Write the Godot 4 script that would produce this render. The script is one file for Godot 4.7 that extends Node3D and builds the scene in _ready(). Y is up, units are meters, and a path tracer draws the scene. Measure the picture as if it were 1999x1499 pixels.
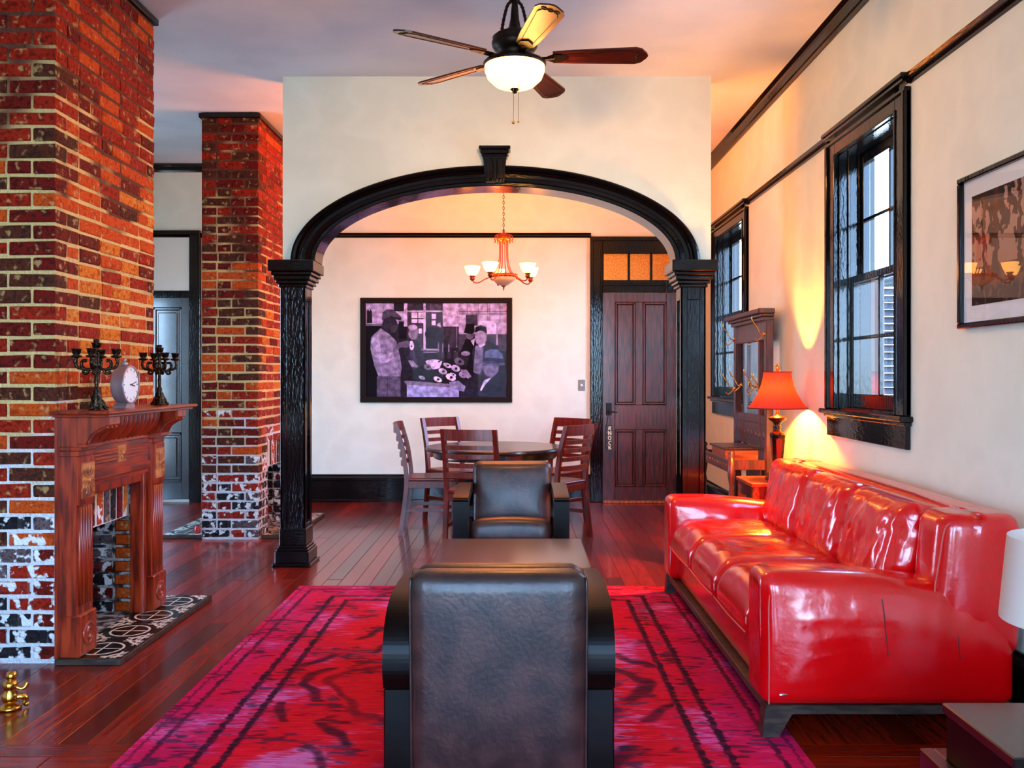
extends Node3D
# A living room with brick chimneys, an arched opening and a dining room behind it.
# The camera looks along -z; P(x, y, d) is a point d metres in front of it.
const WALL_R := 1.8
const CEIL := 3.28
var M := {}
var taken := {}
var rng := RandomNumberGenerator.new()

func P(x: float, y: float, d: float) -> Vector3:
	return Vector3(x, y, -d)

func _ready() -> void:
	rng.seed = 7
	setup_camera_and_light()
	make_materials()
	build_shell()
	build_chimneys()
	build_arch()
	build_windows()
	build_doors()
	build_rug()
	build_sofa()
	build_armchairs()
	build_coffee_table()
	build_dining()
	build_mantel()
	build_hall_tree()
	build_lamps()
	build_fan()
	build_chandelier()
	build_pictures()
	build_small_things()

func setup_camera_and_light() -> void:
	var cam := Camera3D.new()
	cam.name = "camera"
	cam.projection = Camera3D.PROJECTION_FRUSTUM
	cam.near = 0.05
	cam.far = 200.0
	var f := 1760.0
	cam.size = 1499.0 / f * cam.near
	cam.frustum_offset = Vector2((999.5 - 1015.0) / f, (734.0 - 749.5) / f) * cam.near
	add_child(cam)
	cam.position = Vector3(0, 1.27, 0)
	cam.current = true
	var we := WorldEnvironment.new()
	we.name = "world_environment"
	var e := Environment.new()
	e.tonemap_mode = Environment.TONE_MAPPER_LINEAR
	e.tonemap_exposure = 0.80
	e.background_mode = Environment.BG_SKY
	var sm := ProceduralSkyMaterial.new()
	sm.sky_top_color = Color(0.56, 0.75, 1.0)
	sm.sky_horizon_color = Color(0.72, 0.87, 1.0)
	sm.ground_bottom_color = Color(0.50, 0.58, 0.64)
	sm.ground_horizon_color = Color(0.70, 0.82, 0.92)
	sm.energy_multiplier = 42.0
	var sk := Sky.new()
	sk.sky_material = sm
	e.sky = sk
	e.sdfgi_enabled = true
	e.ssao_enabled = true
	e.ssil_enabled = true
	we.environment = e
	add_child(we)

# ---------------------------------------------------------------- nodes
func numbered(called: String) -> String:
	if not taken.has(called):
		taken[called] = 0
		return called
	taken[called] += 1
	return "%s_%03d" % [called, taken[called]]

func tag(o: Node, label: String, category: String, group := "", kind := "") -> Node:
	o.set_meta("label", label)
	if category != "":
		o.set_meta("category", category)
	if group != "":
		o.set_meta("group", group)
	if kind != "":
		o.set_meta("kind", kind)
	return o

func thing(called: String, label: String, category: String, at := Vector3.ZERO, turn := 0.0, group := "", kind := "") -> Node3D:
	var o := Node3D.new()
	o.name = numbered(called)
	add_child(o)
	o.position = at
	o.rotation.y = turn
	tag(o, label, category, group, kind)
	return o

func new_st() -> SurfaceTool:
	var st := SurfaceTool.new()
	st.begin(Mesh.PRIMITIVE_TRIANGLES)
	return st

func commit(st: SurfaceTool) -> ArrayMesh:
	st.generate_normals()
	st.index()
	return st.commit()

func part(called: String, st: SurfaceTool, m: Material, parent: Node = self) -> MeshInstance3D:
	return inst(called, commit(st), m, parent)

func inst(called: String, mesh: Mesh, m: Material, parent: Node) -> MeshInstance3D:
	var o := MeshInstance3D.new()
	o.name = numbered(called) if parent == self else called
	o.mesh = mesh
	o.material_override = m
	parent.add_child(o, true)
	return o

# ---------------------------------------------------------------- geometry
func tri(st: SurfaceTool, a: Vector3, b: Vector3, c: Vector3) -> void:
	st.add_vertex(a)
	st.add_vertex(c)
	st.add_vertex(b)

func quad(st: SurfaceTool, a: Vector3, b: Vector3, c: Vector3, d: Vector3) -> void:
	tri(st, a, b, c)
	tri(st, a, c, d)

# a box with chamfered edges
func box(st: SurfaceTool, c: Vector3, s: Vector3, b := 0.0, basis := Basis(), jit := 0.0) -> void:
	st.set_smooth_group(-1)
	var h := s / 2.0
	if b <= 0.0:
		var v := []
		for i in 8:
			v.append(c + basis * Vector3(h.x * (1 if i & 1 else -1), h.y * (1 if i & 2 else -1), h.z * (1 if i & 4 else -1)))
		quad(st, v[0], v[2], v[3], v[1])
		quad(st, v[4], v[5], v[7], v[6])
		quad(st, v[0], v[4], v[6], v[2])
		quad(st, v[1], v[3], v[7], v[5])
		quad(st, v[2], v[6], v[7], v[3])
		quad(st, v[0], v[1], v[5], v[4])
		return
	# three points at each corner: px lies on the x face, and so on
	var px := []
	var py := []
	var pz := []
	for i in 8:
		var g := Vector3(1 if i & 1 else -1, 1 if i & 2 else -1, 1 if i & 4 else -1)
		var off := Vector3.ZERO
		if jit > 0.0:
			off = Vector3(rng.randf_range(-jit, jit), rng.randf_range(-jit, jit), rng.randf_range(-jit, jit))
		px.append(c + basis * (Vector3(h.x, h.y - b, h.z - b) * g + off))
		py.append(c + basis * (Vector3(h.x - b, h.y, h.z - b) * g + off))
		pz.append(c + basis * (Vector3(h.x - b, h.y - b, h.z) * g + off))
	quad(st, pz[0], pz[2], pz[3], pz[1])
	quad(st, pz[4], pz[5], pz[7], pz[6])
	quad(st, px[0], px[4], px[6], px[2])
	quad(st, px[1], px[3], px[7], px[5])
	quad(st, py[2], py[6], py[7], py[3])
	quad(st, py[0], py[1], py[5], py[4])
	for z in [0, 4]: # edges along x
		var q: Array = pz
		if z == 4:
			quad(st, py[6], pz[6], pz[7], py[7])
			quad(st, pz[4], py[4], py[5], pz[5])
		else:
			quad(st, pz[2], py[2], py[3], pz[3])
			quad(st, py[0], pz[0], pz[1], py[1])
	quad(st, py[3], py[7], px[7], px[3])
	quad(st, px[6], py[6], py[2], px[2])
	quad(st, px[1], px[5], py[5], py[1])
	quad(st, py[4], px[4], px[0], py[0])
	quad(st, pz[7], pz[5], px[5], px[7])
	quad(st, pz[4], pz[6], px[6], px[4])
	quad(st, px[1], pz[1], pz[3], px[3])
	quad(st, pz[0], px[0], px[2], pz[2])
	for i in 8:
		var odd: bool = ((i & 1) + (i >> 1 & 1) + (i >> 2 & 1)) % 2 == 1
		if odd:
			tri(st, px[i], py[i], pz[i])
		else:
			tri(st, px[i], pz[i], py[i])

func bx(st: SurfaceTool, x0: float, x1: float, y0: float, y1: float, z0: float, z1: float, b := 0.0) -> void:
	box(st, Vector3((x0 + x1) / 2, (y0 + y1) / 2, (z0 + z1) / 2), Vector3(absf(x1 - x0), absf(y1 - y0), absf(z1 - z0)), b)

# a bar of rectangular section between two points
func bar(st: SurfaceTool, a: Vector3, b: Vector3, w: float, h: float, side := Vector3(1, 0, 0), bev := 0.0) -> void:
	var y := (b - a).normalized()
	var x := (side - y * side.dot(y)).normalized()
	var z := x.cross(y)
	box(st, (a + b) / 2, Vector3(w, a.distance_to(b), h), bev, Basis(x, y, z))

# round tube along points
func tube(st: SurfaceTool, pts: Array, rad, seg := 8, cap := true) -> void:
	var rings := []
	var side := Vector3.ZERO
	for i in pts.size():
		var t: Vector3
		if i == 0:
			t = pts[1] - pts[0]
		elif i == pts.size() - 1:
			t = pts[i] - pts[i - 1]
		else:
			t = pts[i + 1] - pts[i - 1]
		t = t.normalized()
		if side == Vector3.ZERO:
			side = t.cross(Vector3.UP if absf(t.y) < 0.9 else Vector3.RIGHT).normalized()
		side = (side - t * side.dot(t)).normalized()
		var up := t.cross(side)
		var r: float = rad[i] if rad is Array else rad
		var ring := []
		for k in seg:
			var a := TAU * k / seg
			ring.append(pts[i] + (side * cos(a) + up * sin(a)) * r)
		rings.append(ring)
	st.set_smooth_group(1)
	for i in pts.size() - 1:
		for k in seg:
			var l := (k + 1) % seg
			quad(st, rings[i][k], rings[i][l], rings[i + 1][l], rings[i + 1][k])
	if cap:
		st.set_smooth_group(-1)
		for k in range(1, seg - 1):
			tri(st, rings[0][0], rings[0][k + 1], rings[0][k])
			var e: Array = rings[-1]
			tri(st, e[0], e[k], e[k + 1])

func curve(pts: Array, n := 8) -> Array:
	# Catmull-Rom through the points
	var out := []
	for i in pts.size() - 1:
		var p0: Vector3 = pts[maxi(i - 1, 0)]
		var p1: Vector3 = pts[i]
		var p2: Vector3 = pts[i + 1]
		var p3: Vector3 = pts[mini(i + 2, pts.size() - 1)]
		for k in n:
			out.append(p1.cubic_interpolate(p2, p0, p3, float(k) / n))
	out.append(pts[-1])
	return out

# turned shape; prof is [[radius, height], ...] from the bottom up
func lathe(st: SurfaceTool, prof: Array, seg := 24, at := Vector3.ZERO, basis := Basis(), sharp := false) -> void:
	for i in prof.size() - 1:
		st.set_smooth_group(i + 2 if sharp else 1)
		for k in seg:
			var a := TAU * k / seg
			var b := TAU * (k + 1) / seg
			if k == seg - 1:
				b = 0.0
			var r0: float = prof[i][0]
			var r1: float = prof[i + 1][0]
			var y0: float = prof[i][1]
			var y1: float = prof[i + 1][1]
			var p0 := at + basis * Vector3(cos(a) * r0, y0, -sin(a) * r0)
			var p1 := at + basis * Vector3(cos(b) * r0, y0, -sin(b) * r0)
			var p2 := at + basis * Vector3(cos(b) * r1, y1, -sin(b) * r1)
			var p3 := at + basis * Vector3(cos(a) * r1, y1, -sin(a) * r1)
			if r0 <= 0.0:
				tri(st, p0, p2, p3)
			elif r1 <= 0.0:
				tri(st, p0, p1, p2)
			else:
				quad(st, p0, p1, p2, p3)

# polygon in the x-y plane drawn out from z0 to z1, then placed by xf
func prism(st: SurfaceTool, poly: PackedVector2Array, z0: float, z1: float, xf := Transform3D()) -> void:
	if Geometry2D.is_polygon_clockwise(poly):
		poly = poly.duplicate()
		poly.reverse()
	st.set_smooth_group(-1)
	var idx := Geometry2D.triangulate_polygon(poly)
	for i in range(0, idx.size(), 3):
		var a := poly[idx[i]]
		var b := poly[idx[i + 1]]
		var c := poly[idx[i + 2]]
		if (b - a).cross(c - a) < 0:
			var t := b
			b = c
			c = t
		tri(st, xf * Vector3(a.x, a.y, z1), xf * Vector3(b.x, b.y, z1), xf * Vector3(c.x, c.y, z1))
		tri(st, xf * Vector3(a.x, a.y, z0), xf * Vector3(c.x, c.y, z0), xf * Vector3(b.x, b.y, z0))
	for i in poly.size():
		var a := poly[i]
		var b := poly[(i + 1) % poly.size()]
		quad(st, xf * Vector3(a.x, a.y, z0), xf * Vector3(b.x, b.y, z0), xf * Vector3(b.x, b.y, z1), xf * Vector3(a.x, a.y, z1))

func poly2(a: Array) -> PackedVector2Array:
	var p := PackedVector2Array()
	for i in range(0, a.size(), 2):
		p.append(Vector2(a[i], a[i + 1]))
	return p

# a run of moulding from a to b; prof holds points (out, up)
func molding(st: SurfaceTool, prof: Array, a: Vector3, b: Vector3, out: Vector3, up := Vector3.UP) -> void:
	var dir := (b - a).normalized()
	var xf := Transform3D(Basis(out, up, out.cross(up)), a)
	var l := a.distance_to(b) * signf(out.cross(up).dot(dir))
	prism(st, poly2(prof), minf(0, l), maxf(0, l), xf)

# rounded box with a grid on each side; warp moves the points
func soft(st: SurfaceTool, c: Vector3, s: Vector3, r: float, n := 12, warp = null, basis := Basis()) -> void:
	st.set_smooth_group(1)
	var h := s / 2.0
	r = minf(r, minf(h.x, minf(h.y, h.z)) * 0.999)
	for axis in 3:
		for sg in [-1, 1]:
			var u := Vector3.ZERO
			var v := Vector3.ZERO
			var w := Vector3.ZERO
			w[axis] = sg
			u[(axis + 1) % 3] = 1
			v[(axis + 2) % 3] = 1
			if sg < 0:
				var t := u
				u = v
				v = t
			var g := []
			for i in n + 1:
				var row := []
				for k in n + 1:
					var p := (w + u * spread(2.0 * i / n - 1.0) + v * spread(2.0 * k / n - 1.0)) * h
					var q := p.clamp(-(h - Vector3(r, r, r)), h - Vector3(r, r, r))
					p = q + (p - q).normalized() * r
					if warp != null:
						p = warp.call(p)
					row.append((c + basis * p).snapped(Vector3(1e-5, 1e-5, 1e-5)))
				g.append(row)
			for i in n:
				for k in n:
					quad(st, g[i][k], g[i + 1][k], g[i + 1][k + 1], g[i][k + 1])

func spread(t: float) -> float:
	return signf(t) * (1.0 - pow(1.0 - absf(t), 1.7))

func rot(axis: Vector3, deg: float) -> Basis:
	return Basis(axis, deg_to_rad(deg))

# ---------------------------------------------------------------- materials
func ntex(sd: int, freq: float, cols: Array, offs: Array, size := 512, oct := 4, kind := FastNoiseLite.TYPE_SIMPLEX_SMOOTH) -> NoiseTexture2D:
	var n := FastNoiseLite.new()
	n.seed = sd
	n.frequency = freq
	n.noise_type = kind
	n.fractal_octaves = oct
	var t := NoiseTexture2D.new()
	t.width = size
	t.height = size
	t.seamless = true
	t.generate_mipmaps = false
	t.noise = n
	if not cols.is_empty():
		var g := Gradient.new()
		g.offsets = PackedFloat32Array(offs)
		g.colors = PackedColorArray(cols)
		t.color_ramp = g
	return t

func mat(called: String, c: Color, rough := 0.5, metal := 0.0) -> StandardMaterial3D:
	var m := StandardMaterial3D.new()
	m.resource_name = called
	m.albedo_color = c
	m.roughness = rough
	m.metallic = metal
	M[called] = m
	return m

func planar(m: StandardMaterial3D, tex: Texture2D, scale: Vector3, world := false, off := Vector3.ZERO) -> StandardMaterial3D:
	m.albedo_texture = tex
	m.uv1_triplanar = true
	m.uv1_world_triplanar = world
	m.uv1_scale = scale
	m.uv1_offset = off
	return m

func relief(m: StandardMaterial3D, tex: Texture2D, cm: float) -> StandardMaterial3D:
	m.heightmap_enabled = true
	m.heightmap_texture = tex
	m.heightmap_scale = cm
	return m

func coat(m: StandardMaterial3D, amount: float, rough: float) -> StandardMaterial3D:
	m.clearcoat_enabled = true
	m.clearcoat = amount
	m.clearcoat_roughness = rough
	return m

func make_materials() -> void:
	var W := Color.WHITE
	var fine := ntex(11, 0.03, [], [], 512, 5)
	var lumps := ntex(12, 0.012, [], [], 512, 3)
	# plaster
	var pl := ntex(1, 0.006, [Color(0.84, 0.86, 0.79), Color(0.87, 0.89, 0.82), Color(0.85, 0.87, 0.80)], [0.2, 0.5, 0.8])
	relief(planar(mat("plaster", W, 0.55), pl, Vector3(0.5, 0.5, 0.5), true), fine, 0.10)
	var cl := ntex(2, 0.006, [Color(0.74, 0.78, 0.83), Color(0.79, 0.82, 0.86)], [0.25, 0.75])
	planar(mat("ceiling_paint", W, 0.7), cl, Vector3(0.4, 0.4, 0.4), true)
	# black gloss paint with brush marks and runs
	var bk := mat("black_paint", Color(0.04, 0.038, 0.045), 0.09)
	bk.uv1_triplanar = true
	bk.uv1_world_triplanar = true
	bk.uv1_scale = Vector3(9, 2.2, 9)
	relief(bk, lumps, 0.045)
	bk.metallic_specular = 0.38
	var bk2 := mat("black_paint_long", Color(0.04, 0.036, 0.04), 0.10)
	bk2.uv1_triplanar = true
	bk2.uv1_world_triplanar = true
	bk2.uv1_scale = Vector3(2.2, 9, 2.2)
	relief(bk2, lumps, 0.045)
	bk2.metallic_specular = 0.38
	mat("door_black", Color(0.05, 0.055, 0.075), 0.24)
	coat(M.door_black, 1.0, 0.12)
	# floor boards
	for i in 6:
		var k: float = [1.3, 1.1, 1.5, 0.95, 1.2, 1.4][i]
		var t := ntex(20 + i, 0.012, [Color(0.31 * k, 0.055 * k, 0.013 * k), Color(0.36 * k, 0.072 * k, 0.018 * k), Color(0.40 * k, 0.092 * k, 0.023 * k), Color(0.33 * k, 0.062 * k, 0.015 * k)], [0.15, 0.42, 0.62, 0.85], 256, 5)
		for a in 2:
			var m := planar(mat("board_%d_%d" % [a, i], W, 0.25), t, Vector3(7, 7, 0.7) if a == 0 else Vector3(0.7, 7, 7), true, Vector3(i * 0.37, 0, i * 0.21))
			coat(m, 0.3, 0.1)
			m.metallic_specular = 0.4
	mat("subfloor", Color(0.035, 0.015, 0.01), 0.8)
	# bricks
	var brick_cols := {
		"brick_red": [Color(0.42, 0.075, 0.02), Color(0.64, 0.13, 0.03), Color(0.52, 0.10, 0.025)],
		"brick_deep": [Color(0.27, 0.04, 0.02), Color(0.46, 0.065, 0.025), Color(0.36, 0.05, 0.02)],
		"brick_orange": [Color(0.62, 0.19, 0.03), Color(0.80, 0.32, 0.07), Color(0.70, 0.24, 0.045)],
		"brick_yellow": [Color(0.66, 0.27, 0.05), Color(0.86, 0.50, 0.14), Color(0.76, 0.38, 0.09)],
		"brick_brown": [Color(0.20, 0.10, 0.06), Color(0.36, 0.15, 0.08), Color(0.28, 0.09, 0.06)],
		"brick_black": [Color(0.055, 0.05, 0.065), Color(0.15, 0.12, 0.14), Color(0.09, 0.075, 0.09)],
		"brick_grey": [Color(0.22, 0.18, 0.20), Color(0.42, 0.34, 0.34), Color(0.30, 0.20, 0.20)],
	}
	var tan_spot := ntex(31, 0.008, [Color(0.78, 0.66, 0.42, 0.0), Color(0.80, 0.70, 0.46, 0.0), Color(0.78, 0.64, 0.40, 0.65)], [0.0, 0.70, 0.90], 512, 5)
	var white_spot := ntex(32, 0.007, [Color(0.88, 0.88, 0.88, 0.0), Color(0.90, 0.90, 0.89, 0.0), Color(0.93, 0.93, 0.92, 1.0)], [0.0, 0.60, 0.70], 512, 5)
	var s := 40
	for k in brick_cols:
		var t := ntex(s, 0.03, brick_cols[k], [0.25, 0.55, 0.8], 256, 5)
		s += 1
		for v in 2:
			var m := planar(mat(k if v == 0 else k + "_limed", W, 0.62), t, Vector3(3.1, 3.1, 3.1), true, Vector3(s * 0.3, s * 0.7, 0))
			relief(m, fine, 0.35)
			m.metallic_specular = 0.25
			m.detail_enabled = true
			m.detail_blend_mode = BaseMaterial3D.BLEND_MODE_MIX
			m.detail_albedo = tan_spot if v == 0 else white_spot
			m.detail_mask = null
	var mo := mat("mortar", W, 0.9)
	mo.vertex_color_use_as_albedo = true
	mo.uv1_triplanar = true
	mo.uv1_world_triplanar = true
	mo.uv1_scale = Vector3(3, 3, 3)
	relief(mo, fine, 0.8)
	var soot := ntex(55, 0.02, [Color(0.12, 0.12, 0.13), Color(0.45, 0.43, 0.42), Color(0.74, 0.72, 0.70)], [0.3, 0.5, 0.7], 256, 5)
	relief(planar(mat("soot", W, 0.9), soot, Vector3(2.5, 2.5, 2.5), true), fine, 0.8)
	# furniture woods
	var mah := ntex(60, 0.012, [Color(0.36, 0.07, 0.015), Color(0.56, 0.14, 0.03), Color(0.66, 0.21, 0.055)], [0.2, 0.5, 0.8], 256, 5)
	coat(planar(mat("mahogany", W, 0.3), mah, Vector3(8, 1.0, 8)), 0.4, 0.12)
	coat(planar(mat("mahogany_long", W, 0.3), mah, Vector3(8, 8, 1.0)), 0.4, 0.12)
	coat(planar(mat("mahogany_wide", W, 0.3), mah, Vector3(1.0, 8, 8)), 0.4, 0.12)
	var oak := ntex(61, 0.012, [Color(0.46, 0.20, 0.08), Color(0.72, 0.40, 0.17), Color(0.82, 0.52, 0.25)], [0.2, 0.5, 0.8], 256, 5)
	coat(planar(mat("carved_oak", W, 0.35), oak, Vector3(6, 6, 1)), 0.4, 0.15)
	var che := ntex(62, 0.012, [Color(0.26, 0.045, 0.018), Color(0.40, 0.08, 0.028), Color(0.47, 0.11, 0.038)], [0.2, 0.5, 0.8], 256, 5)
	coat(planar(mat("cherry", W, 0.36), che, Vector3(9, 1, 9)), 0.2, 0.15)
	var esp := ntex(63, 0.012, [Color(0.045, 0.025, 0.02), Color(0.085, 0.05, 0.038)], [0.3, 0.7], 256, 5)
	coat(planar(mat("espresso", W, 0.28), esp, Vector3(10, 10, 1)), 0.5, 0.12)
	coat(planar(mat("black_lacquer", Color(0.8, 0.62, 0.45), 0.34), esp, Vector3(1, 6, 1)), 0.0, 0.2)
	M.black_lacquer.metallic_specular = 0.28
	var hal := ntex(64, 0.012, [Color(0.14, 0.03, 0.014), Color(0.28, 0.07, 0.025), Color(0.37, 0.105, 0.04)], [0.2, 0.5, 0.8], 256, 5)
	coat(planar(mat("dark_walnut", W, 0.35), hal, Vector3(9, 1, 9)), 0.4, 0.15)
	var hon := ntex(65, 0.012, [Color(0.42, 0.13, 0.04), Color(0.68, 0.27, 0.09), Color(0.76, 0.36, 0.14)], [0.2, 0.5, 0.8], 256, 5)
	coat(planar(mat("honey_wood", W, 0.3), hon, Vector3(9, 9, 1)), 0.4, 0.12)
	var dor := ntex(66, 0.012, [Color(0.13, 0.035, 0.028), Color(0.28, 0.085, 0.06), Color(0.36, 0.13, 0.09)], [0.2, 0.5, 0.8], 512, 5)
	coat(planar(mat("door_wood", W, 0.3), dor, Vector3(6, 0.6, 6)), 0.5, 0.15)
	coat(planar(mat("door_molding", Color(1.0, 0.75, 0.6), 0.3), dor, Vector3(6, 0.6, 6)), 0.5, 0.15)
	var leg := ntex(67, 0.012, [Color(0.12, 0.085, 0.065), Color(0.26, 0.19, 0.14)], [0.3, 0.7], 256, 5)
	planar(mat("weathered_wood", W, 0.45), leg, Vector3(2, 8, 8))
	# leather
	var lr := mat("red_leather", Color(0.86, 0.0, 0.02), 0.24)
	lr.uv1_triplanar = true
	lr.uv1_scale = Vector3(2.4, 2.4, 2.4)
	relief(lr, ntex(70, 0.02, [], [], 512, 5), 0.10)
	coat(lr, 0.75, 0.13)
	var lb := ntex(71, 0.010, [Color(0.15, 0.085, 0.075), Color(0.21, 0.12, 0.105), Color(0.26, 0.155, 0.135)], [0.25, 0.5, 0.75], 512, 5)
	relief(planar(mat("brown_leather", W, 0.42), lb, Vector3(1.6, 1.6, 1.6)), ntex(72, 0.06, [], [], 512, 4), 0.08)
	coat(M.brown_leather, 0.15, 0.2)
	mat("stitching", Color(0.80, 0.35, 0.30), 0.5)
	mat("dark_red_stitching", Color(0.34, 0.0, 0.02), 0.5)
	mat("dark_stitching", Color(0.22, 0.16, 0.15), 0.5)
	# metals and glass
	var br := ntex(75, 0.04, [Color(0.05, 0.038, 0.03), Color(0.13, 0.09, 0.055), Color(0.50, 0.38, 0.22)], [0.35, 0.6, 0.85], 256, 4)
	planar(mat("dark_bronze", W, 0.35, 0.85), br, Vector3(9, 9, 9))
	mat("fan_bronze", Color(0.12, 0.075, 0.045), 0.4, 0.7)
	mat("copper_bronze", Color(0.48, 0.20, 0.09), 0.35, 0.8)
	mat("brass", Color(0.83, 0.62, 0.26), 0.22, 1.0)
	mat("pewter", Color(0.62, 0.55, 0.57), 0.3, 0.45)
	mat("chrome", Color(0.85, 0.85, 0.85), 0.15, 1.0)
	mat("iron", Color(0.09, 0.09, 0.10), 0.5, 0.6)
	mat("clock_white", Color(0.92, 0.93, 0.94), 0.3)
	mat("ink", Color(0.04, 0.04, 0.05), 0.5)
	var gl := mat("window_glass", Color(1, 1, 1, 0.04), 0.02)
	gl.transparency = BaseMaterial3D.TRANSPARENCY_ALPHA
	var pg := mat("picture_glass", Color(1, 1, 1, 0.01), 0.01)
	var mg := mat("matt_glass", Color(1, 1, 1, 0.004), 0.01)
	mg.transparency = BaseMaterial3D.TRANSPARENCY_ALPHA
	mg.metallic_specular = 0.09
	pg.transparency = BaseMaterial3D.TRANSPARENCY_ALPHA
	mat("mirror", Color(0.9, 0.92, 0.92), 0.03, 1.0)
	var am := ntex(76, 0.05, [Color(0.86, 0.52, 0.10), Color(0.97, 0.70, 0.22)], [0.3, 0.7], 256, 3)
	relief(planar(mat("amber_glass", W, 0.3), am, Vector3(4, 4, 4)), fine, 0.4)
	M.amber_glass.backlight_enabled = true
	M.amber_glass.backlight = Color(0.6, 0.3, 0.05)
	mat("frame_wood", Color(0.10, 0.055, 0.045), 0.6)
	M.frame_wood.metallic_specular = 0.25
	mat("white_paint", Color(0.86, 0.86, 0.82), 0.5)
	mat("cream_letters", Color(0.93, 0.88, 0.72), 0.5)
	mat("plate_grey", Color(0.42, 0.38, 0.35), 0.35, 0.5)

func glow(called: String, c: Color, e: float) -> StandardMaterial3D:
	var m := mat(called, Color(0.95, 0.88, 0.75), 0.4)
	m.emission_enabled = true
	m.emission = c
	m.emission_energy_multiplier = e
	return m

func omni(parent: Node3D, at: Vector3, c: Color, e: float, size := 0.04) -> void:
	var l := OmniLight3D.new()
	l.name = "bulb_light"
	l.light_color = c
	l.light_energy = e
	l.light_size = size
	l.omni_range = 20.0
	l.omni_attenuation = 2.0
	l.shadow_enabled = true
	parent.add_child(l, true)
	l.position = at

# ---------------------------------------------------------------- the room
func struct(called: String, label: String, category: String) -> Node3D:
	return thing(called, label, category, Vector3.ZERO, 0.0, "", "structure")

func build_shell() -> void:
	# floor: long boards down the room, then a field of boards laid across near the threshold
	var fl := struct("floor", "glossy red brown timber board floor with open joints", "floor")
	var st := new_st()
	bx(st, -4.6, 2.0, -0.12, -0.021, -9.3, 2.2)
	part("subfloor", st, M.subfloor, fl)
	var long_mesh := []
	var cross_mesh := []
	for i in 3:
		st = new_st()
		box(st, Vector3(0, -0.011, 0), Vector3(0.0950, 0.022, 1.0), 0.0009)
		long_mesh.append(commit(st))
		st = new_st()
		box(st, Vector3(0, -0.011, 0), Vector3(1.0, 0.022, 0.0982), 0.0009)
		cross_mesh.append(commit(st))
	var rows := 65
	var w := 6.3 / rows
	for i in rows:
		var d := 3.11
		var x := -4.5 + (i + 0.5) * w
		var first := rng.randf_range(0.7, 2.6)
		while d < 9.09:
			var l := minf(first, 9.1 - d)
			if 9.1 - d - l < 0.5:
				l = 9.1 - d
			var o := inst("plank", long_mesh[0], M["board_0_%d" % rng.randi_range(0, 5)], fl)
			o.position = Vector3(x, rng.randf_range(-0.0008, 0.0), -(d + l / 2))
			o.scale = Vector3(1, 1, l - 0.002)
			d += l
			first = rng.randf_range(2.4, 3.6)
	for i in 51:
		var d := 3.11 - (i + 0.5) * 0.1
		var x := -4.5
		var cut := rng.randf_range(2.0, 4.4)
		for l in [cut, 6.3 - cut]:
			var o := inst("plank", cross_mesh[0], M["board_1_%d" % (2 if i == 1 else rng.randi_range(0, 5))], fl)
			o.position = Vector3(x + l / 2, rng.randf_range(-0.0008, 0.0), -d)
			o.scale = Vector3(l - 0.002, 1, 1)
			x += l
	# ceiling, a little higher towards the back
	var ce := struct("ceiling", "plain painted plaster ceiling above both rooms", "ceiling")
	st = new_st()
	prism(st, poly2([-2.2, 3.27, 6.1, CEIL, 9.3, CEIL, 9.3, 3.56, -2.2, 3.56]), -1.5, 2.0, Transform3D(Basis(Vector3(0, 0, -1), Vector3.UP, Vector3(1, 0, 0)), Vector3.ZERO))
	prism(st, poly2([-2.2, 3.27, 6.1, CEIL, 9.3, 3.41, 9.3, 3.56, -2.2, 3.56]), -4.7, -1.5, Transform3D(Basis(Vector3(0, 0, -1), Vector3.UP, Vector3(1, 0, 0)), Vector3.ZERO))
	part("plaster", st, M.ceiling_paint, ce)
	# walls
	var wb := struct("wall_back", "cream plaster wall at the far end of the dining room", "wall")
	st = new_st()
	bx(st, -4.7, 2.0, -0.1, 3.5, -9.3, -9.1)
	part("plaster", st, M.plaster, wb)
	var wr := struct("wall_right", "cream plaster wall with two tall windows beside the sofa", "wall")
	st = new_st()
	wall_with_holes(st, -2.2, 9.1, [[4.28, 5.10, 1.084, 2.53], [7.22, 8.22, 1.084, 2.53]], Transform3D(Basis(Vector3(0, 0, -1), Vector3.UP, Vector3(1, 0, 0)), Vector3(WALL_R, 0, 0)))
	part("plaster", st, M.plaster, wr)
	var wl := struct("wall_left", "cream plaster wall of the room beyond the chimneys", "wall")
	st = new_st()
	wall_with_holes(st, -2.2, 9.1, [[6.2, 7.4, 0.1, 2.3]], Transform3D(Basis(Vector3(0, 0, -1), Vector3.UP, Vector3(1, 0, 0)), Vector3(-4.7, 0, 0)))
	part("plaster", st, M.plaster, wl)
	var wf := struct("wall_front", "cream plaster wall with tall windows facing the sofa end", "wall")
	st = new_st()
	wall_with_holes(st, -4.5, 1.8, [[-2.75, -1.65, 0.3, 2.8], [-1.0, 0.1, 0.3, 2.8], [0.55, 1.65, 0.3, 2.8]], Transform3D(Basis(), Vector3(0, 0, 2.0)))  # leftmost opening is added to bring more daylight to the mantel side
	part("plaster", st, M.plaster, wf)
	# picture rails, cornices, baseboards
	var rail := [0, 0, 0.018, 0.004, 0.03, 0.016, 0.022, 0.03, 0.03, 0.045, 0.0, 0.05]
	var t1 := struct("trim_1", "black picture rail on the far dining room wall", "picture rail")
	st = new_st()
	molding(st, rail, P(-4.5, 2.664, 9.1), P(0.715, 2.664, 9.1), Vector3(0, 0, 1))
	part("rail", st, M.black_paint_long, t1)
	var t2 := struct("trim_2", "black picture rail running between the window casings", "picture rail")
	for seg in [[-2.0, 4.15], [5.23, 7.09], [8.35, 9.1]]:
		st = new_st()
		molding(st, rail, P(WALL_R, 2.615, seg[0]), P(WALL_R, 2.615, seg[1]), Vector3(-1, 0, 0))
		part("rail", st, M.black_paint_long, t2)
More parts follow.
